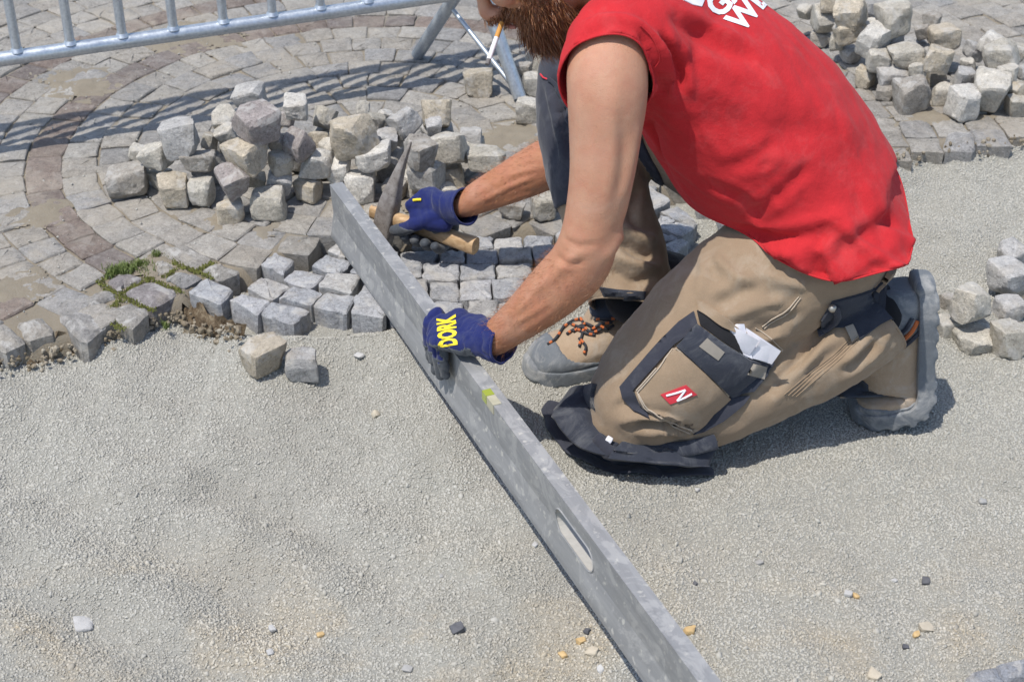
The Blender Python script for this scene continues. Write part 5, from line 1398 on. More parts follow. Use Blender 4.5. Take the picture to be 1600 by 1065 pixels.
tv = tv + normals(tv, tf) * (0.005 * perlin(tv * 11 + 3) + 0.0028 * perlin(tv * 26 + 1) + 0.0022 * perlin(tv * np.array([60, 60, 34]) + 4) + 0.0075 * streak(tv, np.array([0.3, 0.3, 0.9]) / math.sqrt(0.99), 9.0, 7.0, 5) - 0.006 * np.maximum(0, streak(tv, np.array([0.75, 0.1, -0.65]), 5.0, 20.0, 2)))[:, None]
# leg ends and waist stand open
d_, _ = seg_dist(tv, np.array([PX(1360, 510, 2.70), PX(1400, 485, 2.70)]))
tv, tf = cut(tv, tf, PX(1378, 499, 2.70), (PX(1388, 492, 2.70) - PX(1340, 530, 2.70)).normalized(), d_ < 0.088)
d_, _ = seg_dist(tv, np.array([PX(978, 440, 2.87), PX(1004, 525, 2.86)]))
tv, tf = cut(tv, tf, PX(985, 484, 2.866), (PX(996, 485, 2.864) - PX(968, 395, 2.88) + Vector((-0.05, -0.01, 0.0))).normalized(), d_ < 0.125)
tv = smooth_rim(tv, tf, 8)
trousers, trim = shell('trousers', tv, tf, 0.0025, M['tan'])
hem_cords('hem', tv, trim, 0.0022, M['tan'], trousers)
ttree = bvh(tv, tf)

pk = panel('cargo_pocket', [(1055, 542), (1026, 575), (995, 610), (1002, 628), (1012, 642), (1045, 662), (1079, 677), (1110, 650), (1137, 618), (1100, 580)], ttree, M['tan'], trousers, 0.012, 0.008, 6, puff=0.004)
ptv = np.array([tuple(v.co) for v in pk.data.vertices]); ptree = bvh(ptv, [tuple(p.vertices) for p in pk.data.polygons])
for ln in [[(995, 610), (1026, 575), (1055, 542), (1100, 580), (1136, 617)], [(996, 612), (1011, 641), (1045, 661), (1079, 676)]]:
    for dd in (0, 3): cord_on('piping', [(x + dd * 0.6, y + dd * (0.9 if y < 640 else -0.9)) for x, y in ln], ptree, 0.0013, M['pipe'], trousers)
pt = panel('patch', [(1032, 616), (1072, 601), (1089, 616), (1047, 631)], ptree, M['redp'], trousers, 0.002, 0.001, 5)
pat = bvh(np.array([tuple(v.co) for v in pt.data.vertices]), [tuple(p.vertices) for p in pt.data.polygons])
cord_on('mark', [(1041, 618), (1056, 614), (1071, 609)], pat, 0.0017, M['whitep'], trousers, 0.0006, 6)
cord_on('mark', [(1071, 609), (1066, 616), (1058, 626)], pat, 0.0017, M['whitep'], trousers, 0.0006, 6)
cord_on('mark', [(1058, 626), (1070, 621), (1081, 615)], pat, 0.0017, M['whitep'], trousers, 0.0006, 6)
panel('pocket_border', [(1085, 487), (1062, 503), (1015, 552), (970, 604), (974, 622), (990, 642), (1015, 655), (1006, 636), (990, 610), (1024, 572), (1054, 538), (1092, 512)], ttree, M['greyc'], trousers, 0.006, 0.005, 6, puff=0.002)
fl = panel('pocket_flap', [(1090, 506), (1130, 535), (1165, 557), (1208, 565), (1200, 588), (1178, 612), (1152, 616), (1139, 616), (1100, 578), (1057, 540)], ttree, M['navy'], trousers, 0.014, 0.008, 6, puff=0.006)
ftree = bvh(np.array([tuple(v.co) for v in fl.data.vertices]), [tuple(p.vertices) for p in fl.data.polygons])
for q in ([(1092, 541), (1105, 528), (1132, 550), (1122, 563)], [(1168, 585), (1177, 568), (1198, 573), (1194, 592)]): panel('hook_tape', q, ftree, M['tab'], trousers, 0.0018, 0.001, 5)
panel('pocket_corner', [(1138, 619), (1172, 618), (1162, 632), (1130, 656), (1100, 672), (1083, 677), (1112, 650)], ttree, M['greyc'], trousers, 0.008, 0.006, 6)
cord_on('piping', [(1136, 618), (1152, 619), (1166, 616), (1175, 621)], ftree, 0.002, M['pipe'], trousers, 0.001)
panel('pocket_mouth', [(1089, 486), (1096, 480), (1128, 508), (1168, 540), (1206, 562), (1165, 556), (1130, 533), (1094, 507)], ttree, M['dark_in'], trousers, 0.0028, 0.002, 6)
panel('pocket_lip', [(1090, 470), (1098, 472), (1140, 500), (1152, 512), (1146, 518), (1128, 509), (1105, 494), (1092, 486)], ttree, M['tan'], trousers, 0.007, 0.005, 5)
for ln in [[(1097, 474), (1120, 489), (1150, 511), (1222, 548)], [(1248, 463), (1228, 485), (1205, 498), (1190, 510)], [(1251, 465), (1231, 488), (1208, 501), (1193, 513)], [(1180, 512), (1205, 530), (1222, 546)]]: cord_on('seam', ln, ttree, 0.0011, M['pipe'], trousers)
for k in range(4): cord_on('seam', [(1225 + k * 6, 616 + k * 1), (1262 + k * 6, 585 + k), (1300 + k * 5, 556 + k), (1328 + k * 4, 528 + k * 2)], ttree, 0.0008, M['tan'], trousers, 0.001)
panel('back_pocket', [(1282, 500), (1300, 470), (1345, 458), (1395, 440), (1408, 462), (1409, 490), (1375, 507), (1345, 531), (1322, 512), (1300, 512), (1285, 520)], ttree, M['navy'], trousers, 0.006, 0.005, 6, deep=0.25)
panel('leg_tab', [(1319, 512), (1332, 507), (1344, 528), (1332, 536)], ttree, M['tab'], trousers, 0.009, 0.002, 5)
panel('belt_loop', [(1366, 453), (1384, 424), (1399, 419), (1393, 446), (1380, 457)], ttree, M['tan'], trousers, 0.012, 0.006, 5, deep=0.25)
sn, _n = hit(ttree, 1297, 476)
if sn is not None:
    add('snap', *limb([(sn + _n * 0.0085, .0070), (sn + _n * 0.0105, .0070)], (0, 1, 0), 0.003, 16), M['snap'], trousers)
    cord_on('key_strap', [(1302, 474), (1305, 488), (1298, 503), (1284, 524)], ttree, 0.006, M['greyc'], trousers, 0.010)
tc_ = np.array([tv[list(q)].mean(0) for q in tf]); tn_ = normals(tv, tf); tn_ = np.array([tn_[list(q)].mean(0) for q in tf])
dk, tk = seg_dist(tc_, np.array([PX(908, 80, 2.90), PX(906, 138, 2.90), PX(914, 195, 2.895), PX(930, 262, 2.89), PX(945, 330, 2.885)]))
region_shell('knee_patch', tv, tf, (dk < 0.115) & (tk < 0.93) & (tn_ @ np.array([-0.93, -0.36, 0.1]) > 0.10), 0.005, 0.003, M['greyc'], trousers)
cord_on('strap', [(862, 128), (872, 150), (886, 178), (900, 205)], ttree, 0.004, M['navy'], trousers, 0.010)
cord_on('patch_edge', [(851, 118), (862, 130), (880, 140)], ttree, 0.0016, M['redp'], trousers, 0.0085)
panel('cuff_band', [(938, 448), (965, 452), (1008, 455), (1004, 472), (975, 474), (948, 466)], ttree, M['navy'], trousers, 0.004, 0.003, 5)

# folded papers in the cargo pocket
pa = empty('paper', tuple(PX(1170, 540, 2.5))); tag(pa, 'folded white papers sticking out of the cargo pocket of the trousers', 'paper')
def sheet(name, poly, d0, d1, bow):
    V, F = [], []
    q = [Vector((x, y)) for x, y in poly]
    n = 8
    for i in range(n + 1):
        for j in range(n + 1):
            a, b = i / n, j / n; p = (q[0].lerp(q[1], a)).lerp(q[3].lerp(q[2], a), b)
            V.append(PX(p.x, p.y, d0 + (d1 - d0) * b - bow * math.sin(a * math.pi)))
    k = len(V); nn = ray(1170, 540).normalized() * 0.0012
    V += [v + nn for v in V]
    for i in range(n):
        for j in range(n): c0 = i * (n + 1) + j; F.append((c0, c0 + n + 1, c0 + n + 2, c0 + 1)); F.append((c0 + k, c0 + 1 + k, c0 + n + 2 + k, c0 + n + 1 + k))
    o = ob(name, mesh(name, V, F, M['paper'], True)); o.parent = pa; o.matrix_parent_inverse = Matrix.Translation(pa.location).inverted()
l0, _ = hit(ttree, 1165, 520); l1, _ = hit(ftree, 1160, 575)
da = (l0 - CAM).length / ray(1165, 520).length - 0.008; db = (l1 - CAM).length / ray(1160, 575).length + 0.012
sheet('sheet', [(1150, 506), (1163, 506), (1176, 561), (1121, 534)], da, db, 0.004)
sheet('sheet', [(1146, 510), (1186, 532), (1168, 560), (1119, 532)], da - 0.004, db + 0.002, 0.005)
sheet('sheet', [(1166, 512), (1220, 548), (1207, 567), (1158, 556)], da + 0.004, db + 0.006, 0.004)
sheet('sheet', [(1188, 530), (1220, 549), (1206, 569), (1174, 559)], da - 0.001, db + 0.004, -0.003)

# ---- knee pad under the left knee
kp = empty('knee_pad', tuple(PX(1000, 690, 2.68))); attach(kp, person); kp.parent = person
def kadd(name, V, F, mat, sharp=None): o = ob(name, mesh(name, V, F, mat, True, sharp)); o.parent = kp; o.matrix_parent_inverse = Matrix.Translation(kp.matrix_parent_inverse @ Vector((0, 0, 0)) * 0).inverted(); return o
bpy.context.view_layer.update()
kinv = kp.matrix_world.inverted()
def kadd(name, V, F, mat, sharp=None):
    o = ob(name, mesh(name, V, F, mat, True, sharp)); o.parent = kp; o.matrix_parent_inverse = kinv; return o
gz = lambda p, dz: Vector((p[0], p[1], zg1(p[0], p[1]) + dz))
def on_ground(u, v, dz=0.0):
    p = at(u, v, -0.05); return gz(p, dz)
rim_px = [(1112, 730), (1070, 732), (1010, 728), (955, 724), (908, 706), (876, 680), (860, 648), (868, 630)]
low = [on_ground(u, v, 0.004) for u, v in rim_px]
ins = [on_ground(u, v, 0.030) for u, v in [(1105, 696), (1065, 700), (1010, 696), (965, 690), (930, 672), (905, 650), (893, 632), (897, 618)]]
up = [PX(u, v, 2.66) for u, v in [(1120, 672), (1070, 682), (1010, 686), (965, 678), (940, 660), (927, 638), (922, 615), (925, 598)]]
R3 = [catmull([tuple(p) for p in row], 0.012) for row in (low, ins, up)]
m_ = min(len(r) for r in R3); R3 = [np.array([np.array(r)[min(int(t * (len(r) - 1) + 0.5), len(r) - 1)] for t in np.linspace(0, 1, 46)]) for r in R3]
g = np.random.default_rng(8)
prof_rows = []
for t in np.linspace(0, 1, 15):
    a = R3[0] * (1 - t) ** 2 + 2 * t * (1 - t) * R3[1] + R3[2] * t ** 2
    prof_rows.append(a + np.c_[np.zeros((46, 2)), 0.004 * np.sin(np.arange(46) * 0.5 + t * 9) * np.sin(t * 3.1)])
kv = np.vstack(prof_rows); kf = [(i * 46 + j, i * 46 + j + 1, (i + 1) * 46 + j + 1, (i + 1) * 46 + j) for i in range(14) for j in range(45)]
kn = normals(kv, kf)
if (kn[20] @ np.array([-0.5, -0.8, 0.3])) < 0: kf = [q[::-1] for q in kf]; kn = -kn
kv = kv + kn * (0.004 * perlin(kv * 22))[:, None]
kk = len(kv); cnt = {}
for q in kf:
    for i in range(4): cnt[(q[i], q[(i + 1) % 4])] = 1
rr_ = [(a, b) for a, b in cnt if (b, a) not in cnt]
kadd('shell', np.vstack([kv, kv - kn * 0.008]), kf + [tuple(i + kk for i in q[::-1]) for q in kf] + [(b, a, a + kk, b + kk) for a, b in rr_], M['navy'])
fl_o = [np.array(p) for p in R3[0]]
kadd('flange', *limb([(Vector(p) + Vector((0, 0, 0.003 + 0.004 * math.sin(i * 1.7))), .0045, .016 + 0.004 * math.sin(i * 2.3)) for i, p in enumerate(fl_o[::3])], (0.1, 0.2, 1), 0.01, 12), M['greyc'])
sb = catmull([tuple(PX(u, v, 2.648)) for u, v in [(962, 683), (985, 694), (1030, 702), (1075, 700), (1118, 690)]], 0.01)
kadd('strap', *limb([(Vector(p), .013, .004) for p in sb], (0, 0.5, 0.85), 0.01, 12), M['navy'])
kadd('strap', *limb([(PX(932, 684, 2.645), .011, .006), (PX(950, 706, 2.635), .013, .006), (PX(966, 711, 2.635), .009, .005)], (0.3, 0.4, 0.85), 0.008, 12), M['greyc'])
kadd('label', *limb([(PX(948, 685, 2.636), .0062, .0018), (PX(955, 689, 2.636), .0062, .0018)], (-0.2, 0.5, 0.85), 0.004, 8), M['whitep'])
def cloth_sheet(name, rows, t, mat):
    R_ = np.array([[tuple(PX(*p)) for p in r] for r in rows]); U = np.array([catmull(r, 0.004)[np.linspace(0, len(catmull(r, 0.004)) - 1, 16).astype(int)] for r in R_])
    W = np.array([catmull(U[:, j], 0.004)[np.linspace(0, len(catmull(U[:, j], 0.004)) - 1, 16).astype(int)] for j in range(16)])
    v = W.reshape(-1, 3); f = [(i * 16 + j, i * 16 + j + 1, (i + 1) * 16 + j + 1, (i + 1) * 16 + j) for i in range(15) for j in range(15)]
    n = normals(v, f); s = 1 if (n.mean(0) @ (np.array(CAM) - v.mean(0))) > 0 else -1
    if s < 0: f = [q[::-1] for q in f]; n = -n
    v = v + n * (0.008 * perlin(v * 28) + 0.005 * perlin(v * 60))[:, None]; k = len(v); c = {}
    for q in f:
        for i in range(4): c[(q[i], q[(i + 1) % 4])] = 1
    rb = [(a, b) for a, b in c if (b, a) not in c]
    return kadd(name, np.vstack([v, v - n * t]), f + [tuple(i + k for i in q[::-1]) for q in f] + [(b, a, a + k, b + k) for a, b in rb], mat)
cloth_sheet('flap', [[(862, 648, 2.672), (880, 628, 2.70), (914, 601, 2.735)], [(878, 672, 2.655), (905, 645, 2.672), (932, 628, 2.715)], [(912, 700, 2.635), (932, 676, 2.650), (950, 664, 2.672)], [(955, 712, 2.628), (962, 698, 2.636), (972, 684, 2.650)]], 0.005, M['navy'])
cloth_sheet('flap', [[(950, 716, 2.622), (960, 700, 2.628), (972, 690, 2.64)], [(1010, 722, 2.625), (1012, 708, 2.632), (1015, 694, 2.645)], [(1070, 727, 2.64), (1068, 708, 2.65), (1068, 690, 2.655)], [(1110, 729, 2.665), (1116, 706, 2.665), (1124, 676, 2.672)]], 0.005, M['navy'])

# ---- safety boots
def boot(name, Mw, bend, label):
    xs = [(-0.002, .022, .085, .030), (0.012, .031, .100, .022), (0.045, .036, .118, .020), (0.09, .037, .120, .020), (0.13, .039, .116, .020), (0.165, .044, .104, .020), (0.20, .0485, .085, .020), (0.235, .049, .071, .020), (0.265, .045, .064, .020), (0.288, .036, .054, .020), (0.300, .024, .042, .022)]
    R = catmull([(x, w, h, b) for x, w, h, b in xs], 0.012); V, F = [], []; n = 28
    for x, w, h, b in R:
        for k in range(n):
            an = 2 * math.pi * k / n; c, s = math.cos(an), math.sin(an)
            y = w * np.sign(c) * abs(c) ** 0.75; z = (b + h) / 2 + (h - b) / 2 * np.sign(s) * abs(s) ** (0.9 if s > 0 else 0.45)
            V.append((x, y * (1 - 0.25 * max(s, 0)), z))
    m = len(R)
    for i in range(m - 1):
        for k in range(n): F.append((i * n + k, i * n + (k + 1) % n, (i + 1) * n + (k + 1) % n, (i + 1) * n + k))
    F += [tuple(range(n))[::-1], tuple((m - 1) * n + k for k in range(n))]
    F = [q[::-1] for q in F]
    shaft = limb([((0.085, 0, 0.07), .066, .037), ((0.080, 0, 0.105), .066, .041), ((0.074, 0, 0.135), .064, .044), ((0.070, 0, 0.150), .062, .045)], (1, 0, 0), 0.01, 26)
    tong = limb([((0.195, 0, 0.080), .028, .014), ((0.178, 0, 0.100), .032, .014), ((0.168, 0, 0.122), .036, .013), ((0.168, 0, 0.146), .034, .009)], (0, 1, 0), 0.01, 18)
    v, f = fuse([(V, F), shaft, tong], 0.0048, 4)
    # sole: outline prism with lugs
    ol = [(x, w + 0.006) for x, w, h, b in R]
    def prism(zb, zt, x0, x1, grow=0.0):
        V, F = [], []
        sel = [(x, w) for x, w in ol if x0 - 1e-6 <= x <= x1 + 1e-6]
        for x, w in sel:
            for y, z in ((w + grow, zb), (w + grow * 0.3, zt), (-w - grow * 0.3, zt), (-w - grow, zb)): V.append((x, y, z))
        k = len(sel)
        for i in range(k - 1):
            for j in range(4): F.append((i * 4 + j, i * 4 + (j + 1) % 4, (i + 1) * 4 + (j + 1) % 4, (i + 1) * 4 + j))
        F += [(0, 3, 2, 1), ((k - 1) * 4, (k - 1) * 4 + 1, (k - 1) * 4 + 2, (k - 1) * 4 + 3)]
        return V, F
    base = prism(0.0065, 0.031, -0.01, 0.31)
    ends = [limb([((-0.004, 0, 0.010), .030, .010), ((-0.006, 0, 0.030), .030, .012)], (0, 1, 0), 0.006, 16), limb([((0.302, 0, 0.012), .030, .012), ((0.300, 0, 0.032), .028, .012)], (0, 1, 0), 0.006, 16)]
    lugs = []
    x = 0.0
    while x < 0.295:
        if not 0.10 < x < 0.125: lugs.append(prism(0.0025, 0.012, x, x + 0.0225, 0.0))
        x += 0.0275
    lugs = [l for l in lugs if len(l[0]) >= 8]
    sv_, sf_ = fuse([base] + ends + lugs, 0.0034, 2)
    def place(v):
        v = np.array(v, float).copy()
        if bend:
            x0, zc, A = 0.165, 0.052, math.radians(bend); s = np.maximum(v[:, 0] - x0, 0); th = np.minimum(s / zc, A); ex = s - th * zc
            q = zc - v[:, 2]; m_ = v[:, 0] > x0
            q2 = np.where(q < 0.008, 0.008 + (q - 0.008) * 0.35, q)
            nx = x0 + q2 * np.sin(th) + ex * np.cos(th); nz = zc - q2 * np.cos(th) + ex * np.sin(th)
            v[:, 0] = np.where(m_, nx, v[:, 0]); v[:, 2] = np.where(m_, nz, v[:, 2])
        A4 = np.array(Mw); return v @ A4[:3, :3].T + A4[:3, 3]
    vw = place(v); n_ = normals(vw, f)
    vw = vw + n_ * (0.0022 * perlin(vw * 30) + 0.0012 * perlin(vw * 70))[:, None]
    root = add(name, vw, f, M['suede']); 
    if label: root['label'] = label
    add('sole', place(sv_), sf_, M['rubber'], root, 45)
    fc = np.array([v[list(q)].mean(0) for q in f])
    def skin_part(nm, sel, off, mat, t=0.003):
        ff = [q for q, k in zip(f, sel) if k]
        if not ff: return
        used = sorted({i for q in ff for i in q}); mp = {i: k for k, i in enumerate(used)}; vv = vw[used]; nn = n_[used]; k = len(used)
        ff = [tuple(mp[i] for i in q) for q in ff]; c = {}
        for q in ff:
            for i in range(len(q)): c[(q[i], q[(i + 1) % len(q)])] = 1
        rb = [(a, b) for a, b in c if (b, a) not in c]
        vv = smooth_rim(vv, ff, 8)
        top_ = smooth(vv + nn * off, ff, 3, 0.5, None)
        return add(nm, np.vstack([top_, vv - nn * t]), ff + [tuple(i + k for i in q[::-1]) for q in ff] + [(b, a, a + k, b + k) for a, b in rb], mat, root)
    skin_part('toe_cap', ((not bend) & (fc[:, 0] > 0.262 - 0.35 * (0.065 - fc[:, 2]))) | ((fc[:, 0] > 0.19) & (fc[:, 2] < 0.034 + (0.06 if bend else 0.25) * (fc[:, 0] - 0.19))), 0.0022, M['rubber'])
    skin_part('heel_counter', (fc[:, 0] < 0.055 + 0.10 * np.clip(0.10 - fc[:, 2], 0, 0.1)) & (fc[:, 2] < 0.125), 0.0022, M['rubber'])
    skin_part('collar', (fc[:, 2] > 0.118) & (fc[:, 0] < 0.150), 0.003, M['mesh'])
    skin_part('tongue', (fc[:, 0] >= 0.146) & (fc[:, 2] > 0.098) & (fc[:, 0] < 0.215), 0.0018, M['mesh'])
    return root, vw, f, place
BS = 1.13
Mr = Matrix(((-0.93 * BS, 0.36 * BS, 0, 0.352), (-0.36 * BS, -0.93 * BS, 0, 2.545), (0, 0, BS, zg1(0.15, 2.45) - 0.004), (0, 0, 0, 1)))
bootR, bvR, bfR, plR = boot('boot', Mr, 0, 'right boot standing flat, orange flecked laces over the tan suede')
BL = 1.18
Ml = Matrix(((0.10 * BL, 0, -0.99 * BL, 0.716), (0.0, -BL, 0.0, 2.315), (-0.99 * BL, 0, -0.10 * BL, 0.212), (0, 0, 0, 1)))
bootL, bvL, bfL, plL = boot('boot', Ml, 78, 'left boot bent at the toes with its sole turned to the right')
brt = bvh(bvR, bfR)
def lace(pts, mats):
    P_ = catmull([(x, y, 0) for x, y in pts], 4); pl = []
    for x, y, _ in P_:
        l, nr = hit(brt, x, y)
        if l is not None: pl.append(np.array(l + nr * 0.004))
    if len(pl) < 3: return
    ll = ob('lace', tube_mesh('lace', pl, 0.0025, M['lace'], 8)); attach(ll, bootR)
    for i in range(1, len(pl) - 1, 4):
        o = ob('fleck', tube_mesh('fleck', pl[i:i + 2], 0.00265, M['orange'], 8)); attach(o, bootR)
for pts in [[(856, 540), (868, 532), (880, 515), (890, 500)], [(905, 542), (910, 525), (914, 508), (905, 492)], [(893, 508), (905, 512), (918, 506), (928, 510)], [(896, 520), (912, 512), (926, 520), (940, 512)], [(925, 515), (940, 505), (955, 502)], [(935, 506), (948, 512), (958, 508)], [(880, 515), (895, 504), (910, 500)], [(886, 524), (900, 516), (916, 522), (930, 524)], [(905, 530), (915, 540), (912, 552)], [(930, 500), (945, 498), (962, 494)]]: lace(pts, None)
# orange pull strip on the left boot
blt = bvh(bvL, bfL)
cord_on('side_trim', [(1432, 500), (1424, 516), (1408, 532)], blt, 0.0042, M['orange'], bootL, 0.003)
cord_on('side_trim', [(1440, 503), (1431, 522), (1412, 540)], blt, 0.0040, M['navy'], bootL, 0.003)
cord_on('side_trim', [(1424, 496), (1415, 512), (1402, 524)], blt, 0.0040, M['navy'], bootL, 0.003)
# socks fill the gap between boot and trouser leg
add('sock', *limb([(Vector((0.575, 2.30, 0.155)), .046), (Vector((0.64, 2.312, 0.165)), .045)], (0, 1, 0)), M['dark_in'])
add('sock', *limb([(PX(985, 465, 2.868), .050), (Vector((0.255, 2.497, 0.08)), .045)], (0, 1, 0)), M['dark_in'])
# ------------------------------------------------------------------ gloved hands and what they hold
lev_x = xdir; lev_n = Vector((lev.matrix_world.to_3x3() @ Vector((0, -ysgn, 0)))).normalized()      # out of the face the photograph shows
bpy.context.view_layer.update()
lev_n = (lev.matrix_world.to_3x3() @ Vector((0, -ysgn, 0))).normalized(); lev_z = (lev.matrix_world.to_3x3() @ Vector((0, 0, 1))).normalized()
def arris(s): return A_t + xdir * s
# left hand: over the top edge of the straightedge, fingers down its face
s_h = min(np.linspace(0.2, 0.9, 400), key=lambda s: abs(project(arris(s))[1] - 530))
lat = -xdir                                                         # from little finger to index
W_L = PX(768, 530, 2.62)
fing, coat = [], []
Kc = arris(s_h) + lev_n * 0.004 + lev_z * 0.030
lens = [(0.037, 0.058, 0.0100), (0.0125, 0.068, 0.0103), (-0.0120, 0.064, 0.0100), (-0.0355, 0.052, 0.0093)]
for t, dl, r in lens:
    K = Kc + lat * t - lev_n * 0.010
    A0 = arris(s_h) + lat * t * 0.92
    p1 = A0 + lev_n * 0.013 + lev_z * 0.020; p2 = A0 + lev_n * 0.0165 - lev_z * 0.012; p3 = A0 + lev_n * 0.0145 - lev_z * (dl * 0.62); p4 = A0 + lev_n * 0.0125 - lev_z * dl
    fing.append(limb([(K, .0135, .0125), (p1, r * 1.12), (p2, r * 1.04), (p3, r * 0.98), (p4, r * 0.88)], tuple(lat), 0.004, 16))
    coat.append((p1, p4))
thumb = limb([(W_L.lerp(Kc, 0.35) + lat * 0.030 - lev_z * 0.010, .017), (Kc + lat * 0.045 - lev_n * 0.038 - lev_z * 0.025, .0135), (Kc + lat * 0.035 - lev_n * 0.0440 - lev_z * 0.055, .0115), (Kc + lat * 0.028 - lev_n * 0.0435 - lev_z * 0.075, .0100)], tuple(lat), 0.005, 16)
pdir = (Kc - W_L)
palm = limb([(W_L + pdir * -0.05, .030, .026), (W_L + pdir * 0.18, .036, .024), (W_L + pdir * 0.45 - lev_z * 0.003, .043, .0235), (W_L + pdir * 0.78 - lev_z * 0.003, .046, .020), (Kc - lev_n * 0.004 - lev_z * 0.003, .044, .0150)], tuple(lat), 0.006, 26)
gv, gf = fuse(fing + [thumb, palm], 0.0025, 2)
cf = limb([(W_L - pdir * 0.20, .0375, .0365), (W_L - pdir * 0.06, .0365, .0340), (W_L + pdir * 0.10, .0370, .0300), (W_L + pdir * 0.25, .0390, .0270)], tuple(lat), 0.006, 28)
gv, gf = fuse([(gv, [tuple(q) for q in gf]), cf], 0.0030, 2)
gv = gv + normals(gv, gf) * (0.0014 * perlin(gv * 60) + 0.0009 * perlin(gv * 130) - 0.0022 * np.maximum(0, 0.12 - np.abs(perlin(gv * 38 + 4))) / 0.12)[:, None]
e1 = -pdir.normalized()
d_ = (gv - np.array(W_L)) @ np.array(e1)
gv, gf = cut(gv, gf, W_L - pdir * 0.24, e1, d_ > -0.01)
gloveL, grim = shell('glove', gv, gf, 0.0016, M['glove']); gloveL['label'] = 'left glove gripping the straightedge, yellow lettering on its back'
hem_cords('cuff_edge', gv, grim, 0.0022, M['glove'], gloveL)
def coating(v, f, sel, parent, name='coating', off=0.0009):
    ff = [q for q, k in zip(f, sel) if k]
    if not ff: return
    n = normals(v, f); used = sorted({i for q in ff for i in q}); mp = {i: k for k, i in enumerate(used)}; k = len(used)
    ff = [tuple(mp[i] for i in q) for q in ff]; c = {}
    for q in ff:
        for i in range(len(q)): c[(q[i], q[(i + 1) % len(q)])] = 1
    rb = [(a, b) for a, b in c if (b, a) not in c]
    return add(name, np.vstack([v[used] + n[used] * off, v[used] - n[used] * 0.001]), ff + [tuple(i + k for i in q[::-1]) for q in ff] + [(b, a, a + k, b + k) for a, b in rb], M['coat'], parent)
fc = np.array([gv[list(q)].mean(0) for q in gf]); fn = normals(gv, gf); fn = np.array([fn[list(q)].mean(0) for q in gf])
rel = fc - np.array(Kc); wob = 0.004 * perlin(fc * 45)
zz_ = rel @ np.array(lev_z); nn_ = rel @ np.array(lev_n); al = rel @ np.array(lat)
alongp = (fc - np.array(W_L)) @ np.array(pdir.normalized()) / pdir.length
backn = np.array(Vector(pdir.cross(lat)).normalized()); backn = backn if backn[2] > 0 else -backn
palm_side = (fn @ backn < -0.15) & (alongp > 0.12)
tips = (nn_ > -0.004) & (zz_ < -0.052 + wob)
side = (al < -0.026 + wob) & (fn @ backn < 0.15) & (alongp > 0.14)
coating(gv, gf, palm_side | tips | side, gloveL)
gtree = bvh(gv, gf)
lettering('lettering', 'DORK', (714, 539), (-1.2, -16.0), (-39.0, 6.5), gtree, M['yellow'], gloveL, 0.0014, bold=0.045)

# right hand round the hammer handle
eye = at(604, 338, 0.070); hend = at(742, 384, 0.060)
hd = (eye - hend).normalized(); HLEN = (eye - hend).length
hz = Vector((0, 0, 1)); hz = (hz - hd * hz.dot(hd)).normalized(); hn = hd.cross(hz)
if hn.y > 0: hn = -hn                                              # towards the viewer
s_c = min(np.linspace(0.0, HLEN, 300), key=lambda s: abs(project(hend + hd * s)[0] - 668))
C0 = hend + hd * s_c
def HP(t, n, z): return C0 + hd * t + hn * n + hz * z
W_R = PX(716, 324, 3.085)
fing = []
for t, r in ((0.036, .0100), (0.012, .0103), (-0.0125, .0100), (-0.036, .0092)):
    fing.append(limb([(HP(t * 1.05, -0.020, 0.040), .0145, .013), (HP(t, -0.036, 0.018), .0125), (HP(t, -0.030, -0.012), .0115), (HP(t, -0.006, -0.026), r), (HP(t, 0.016, -0.024), r), (HP(t * 0.96, 0.030, -0.010), r * 0.92)], tuple(hd), 0.004, 16))
thumb = limb([(HP(-0.030, 0.010, 0.046), .019, .016), (HP(0.002, 0.026, 0.030), .0150), (HP(0.030, 0.031, 0.010), .0125), (HP(0.052, 0.029, -0.003), .0112), (HP(0.062, 0.027, -0.008), .0098)], tuple(hz), 0.005, 16)
K_R = HP(0.0, -0.012, 0.040)
pd = K_R - W_R
palm = limb([(W_R - pd * 0.05, .029, .026), (W_R + pd * 0.25, .035, .026), (W_R + pd * 0.6, .043, .026), (HP(0.004, -0.004, 0.040), .048, .022), (HP(0.006, -0.022, 0.036), .046, .016)], tuple(hd), 0.006, 26)
cf = limb([(W_R - pd * 0.22, .0365, .0350), (W_R - pd * 0.04, .0350, .0320), (W_R + pd * 0.2, .0370, .0300)], tuple(hd), 0.006, 28)
heel_ = limb([(HP(-0.045, 0.004, 0.034), .020), (HP(-0.010, 0.012, 0.034), .022), (HP(0.02, 0.012, 0.036), .017)], tuple(hz), 0.006, 18)
rv, rf = fuse(fing + [thumb, palm, cf, heel_], 0.0026, 2)
rv = rv + normals(rv, rf) * (0.0012 * perlin(rv * 55) + 0.0007 * perlin(rv * 120))[:, None]
e1 = -pd.normalized(); d_ = (rv - np.array(W_R)) @ np.array(e1)
rv, rf = cut(rv, rf, W_R - pd * 0.26, e1, d_ > -0.01)
gloveR, grim = shell('glove', rv, rf, 0.0016, M['glove']); gloveR['label'] = 'right glove closed round the hammer handle'
hem_cords('cuff_edge', rv, grim, 0.0024, M['glove'], gloveR)
fc = np.array([rv[list(q)].mean(0) for q in rf]) - np.array(C0)
t_, n_2, z_2 = fc @ np.array(hd), fc @ np.array(hn), fc @ np.array(hz); wob = 0.004 * perlin(fc * 40 + 3)
coating(rv, rf, (z_2 < 0.016 + wob - 0.10 * np.clip(t_ - 0.02, 0, 1)) | ((t_ > 0.048) & (z_2 < 0.02)), gloveR)
gr_t = bvh(rv, rf)
cord_on('cuff_tag', [(727, 334), (731, 338), (734, 341)], gr_t, 0.0035, M['yellow'], gloveR, 0.002)
cord_on('print_edge', [(646, 313), (652, 312), (658, 312)], gr_t, 0.003, M['yellow'], gloveR, 0.001)

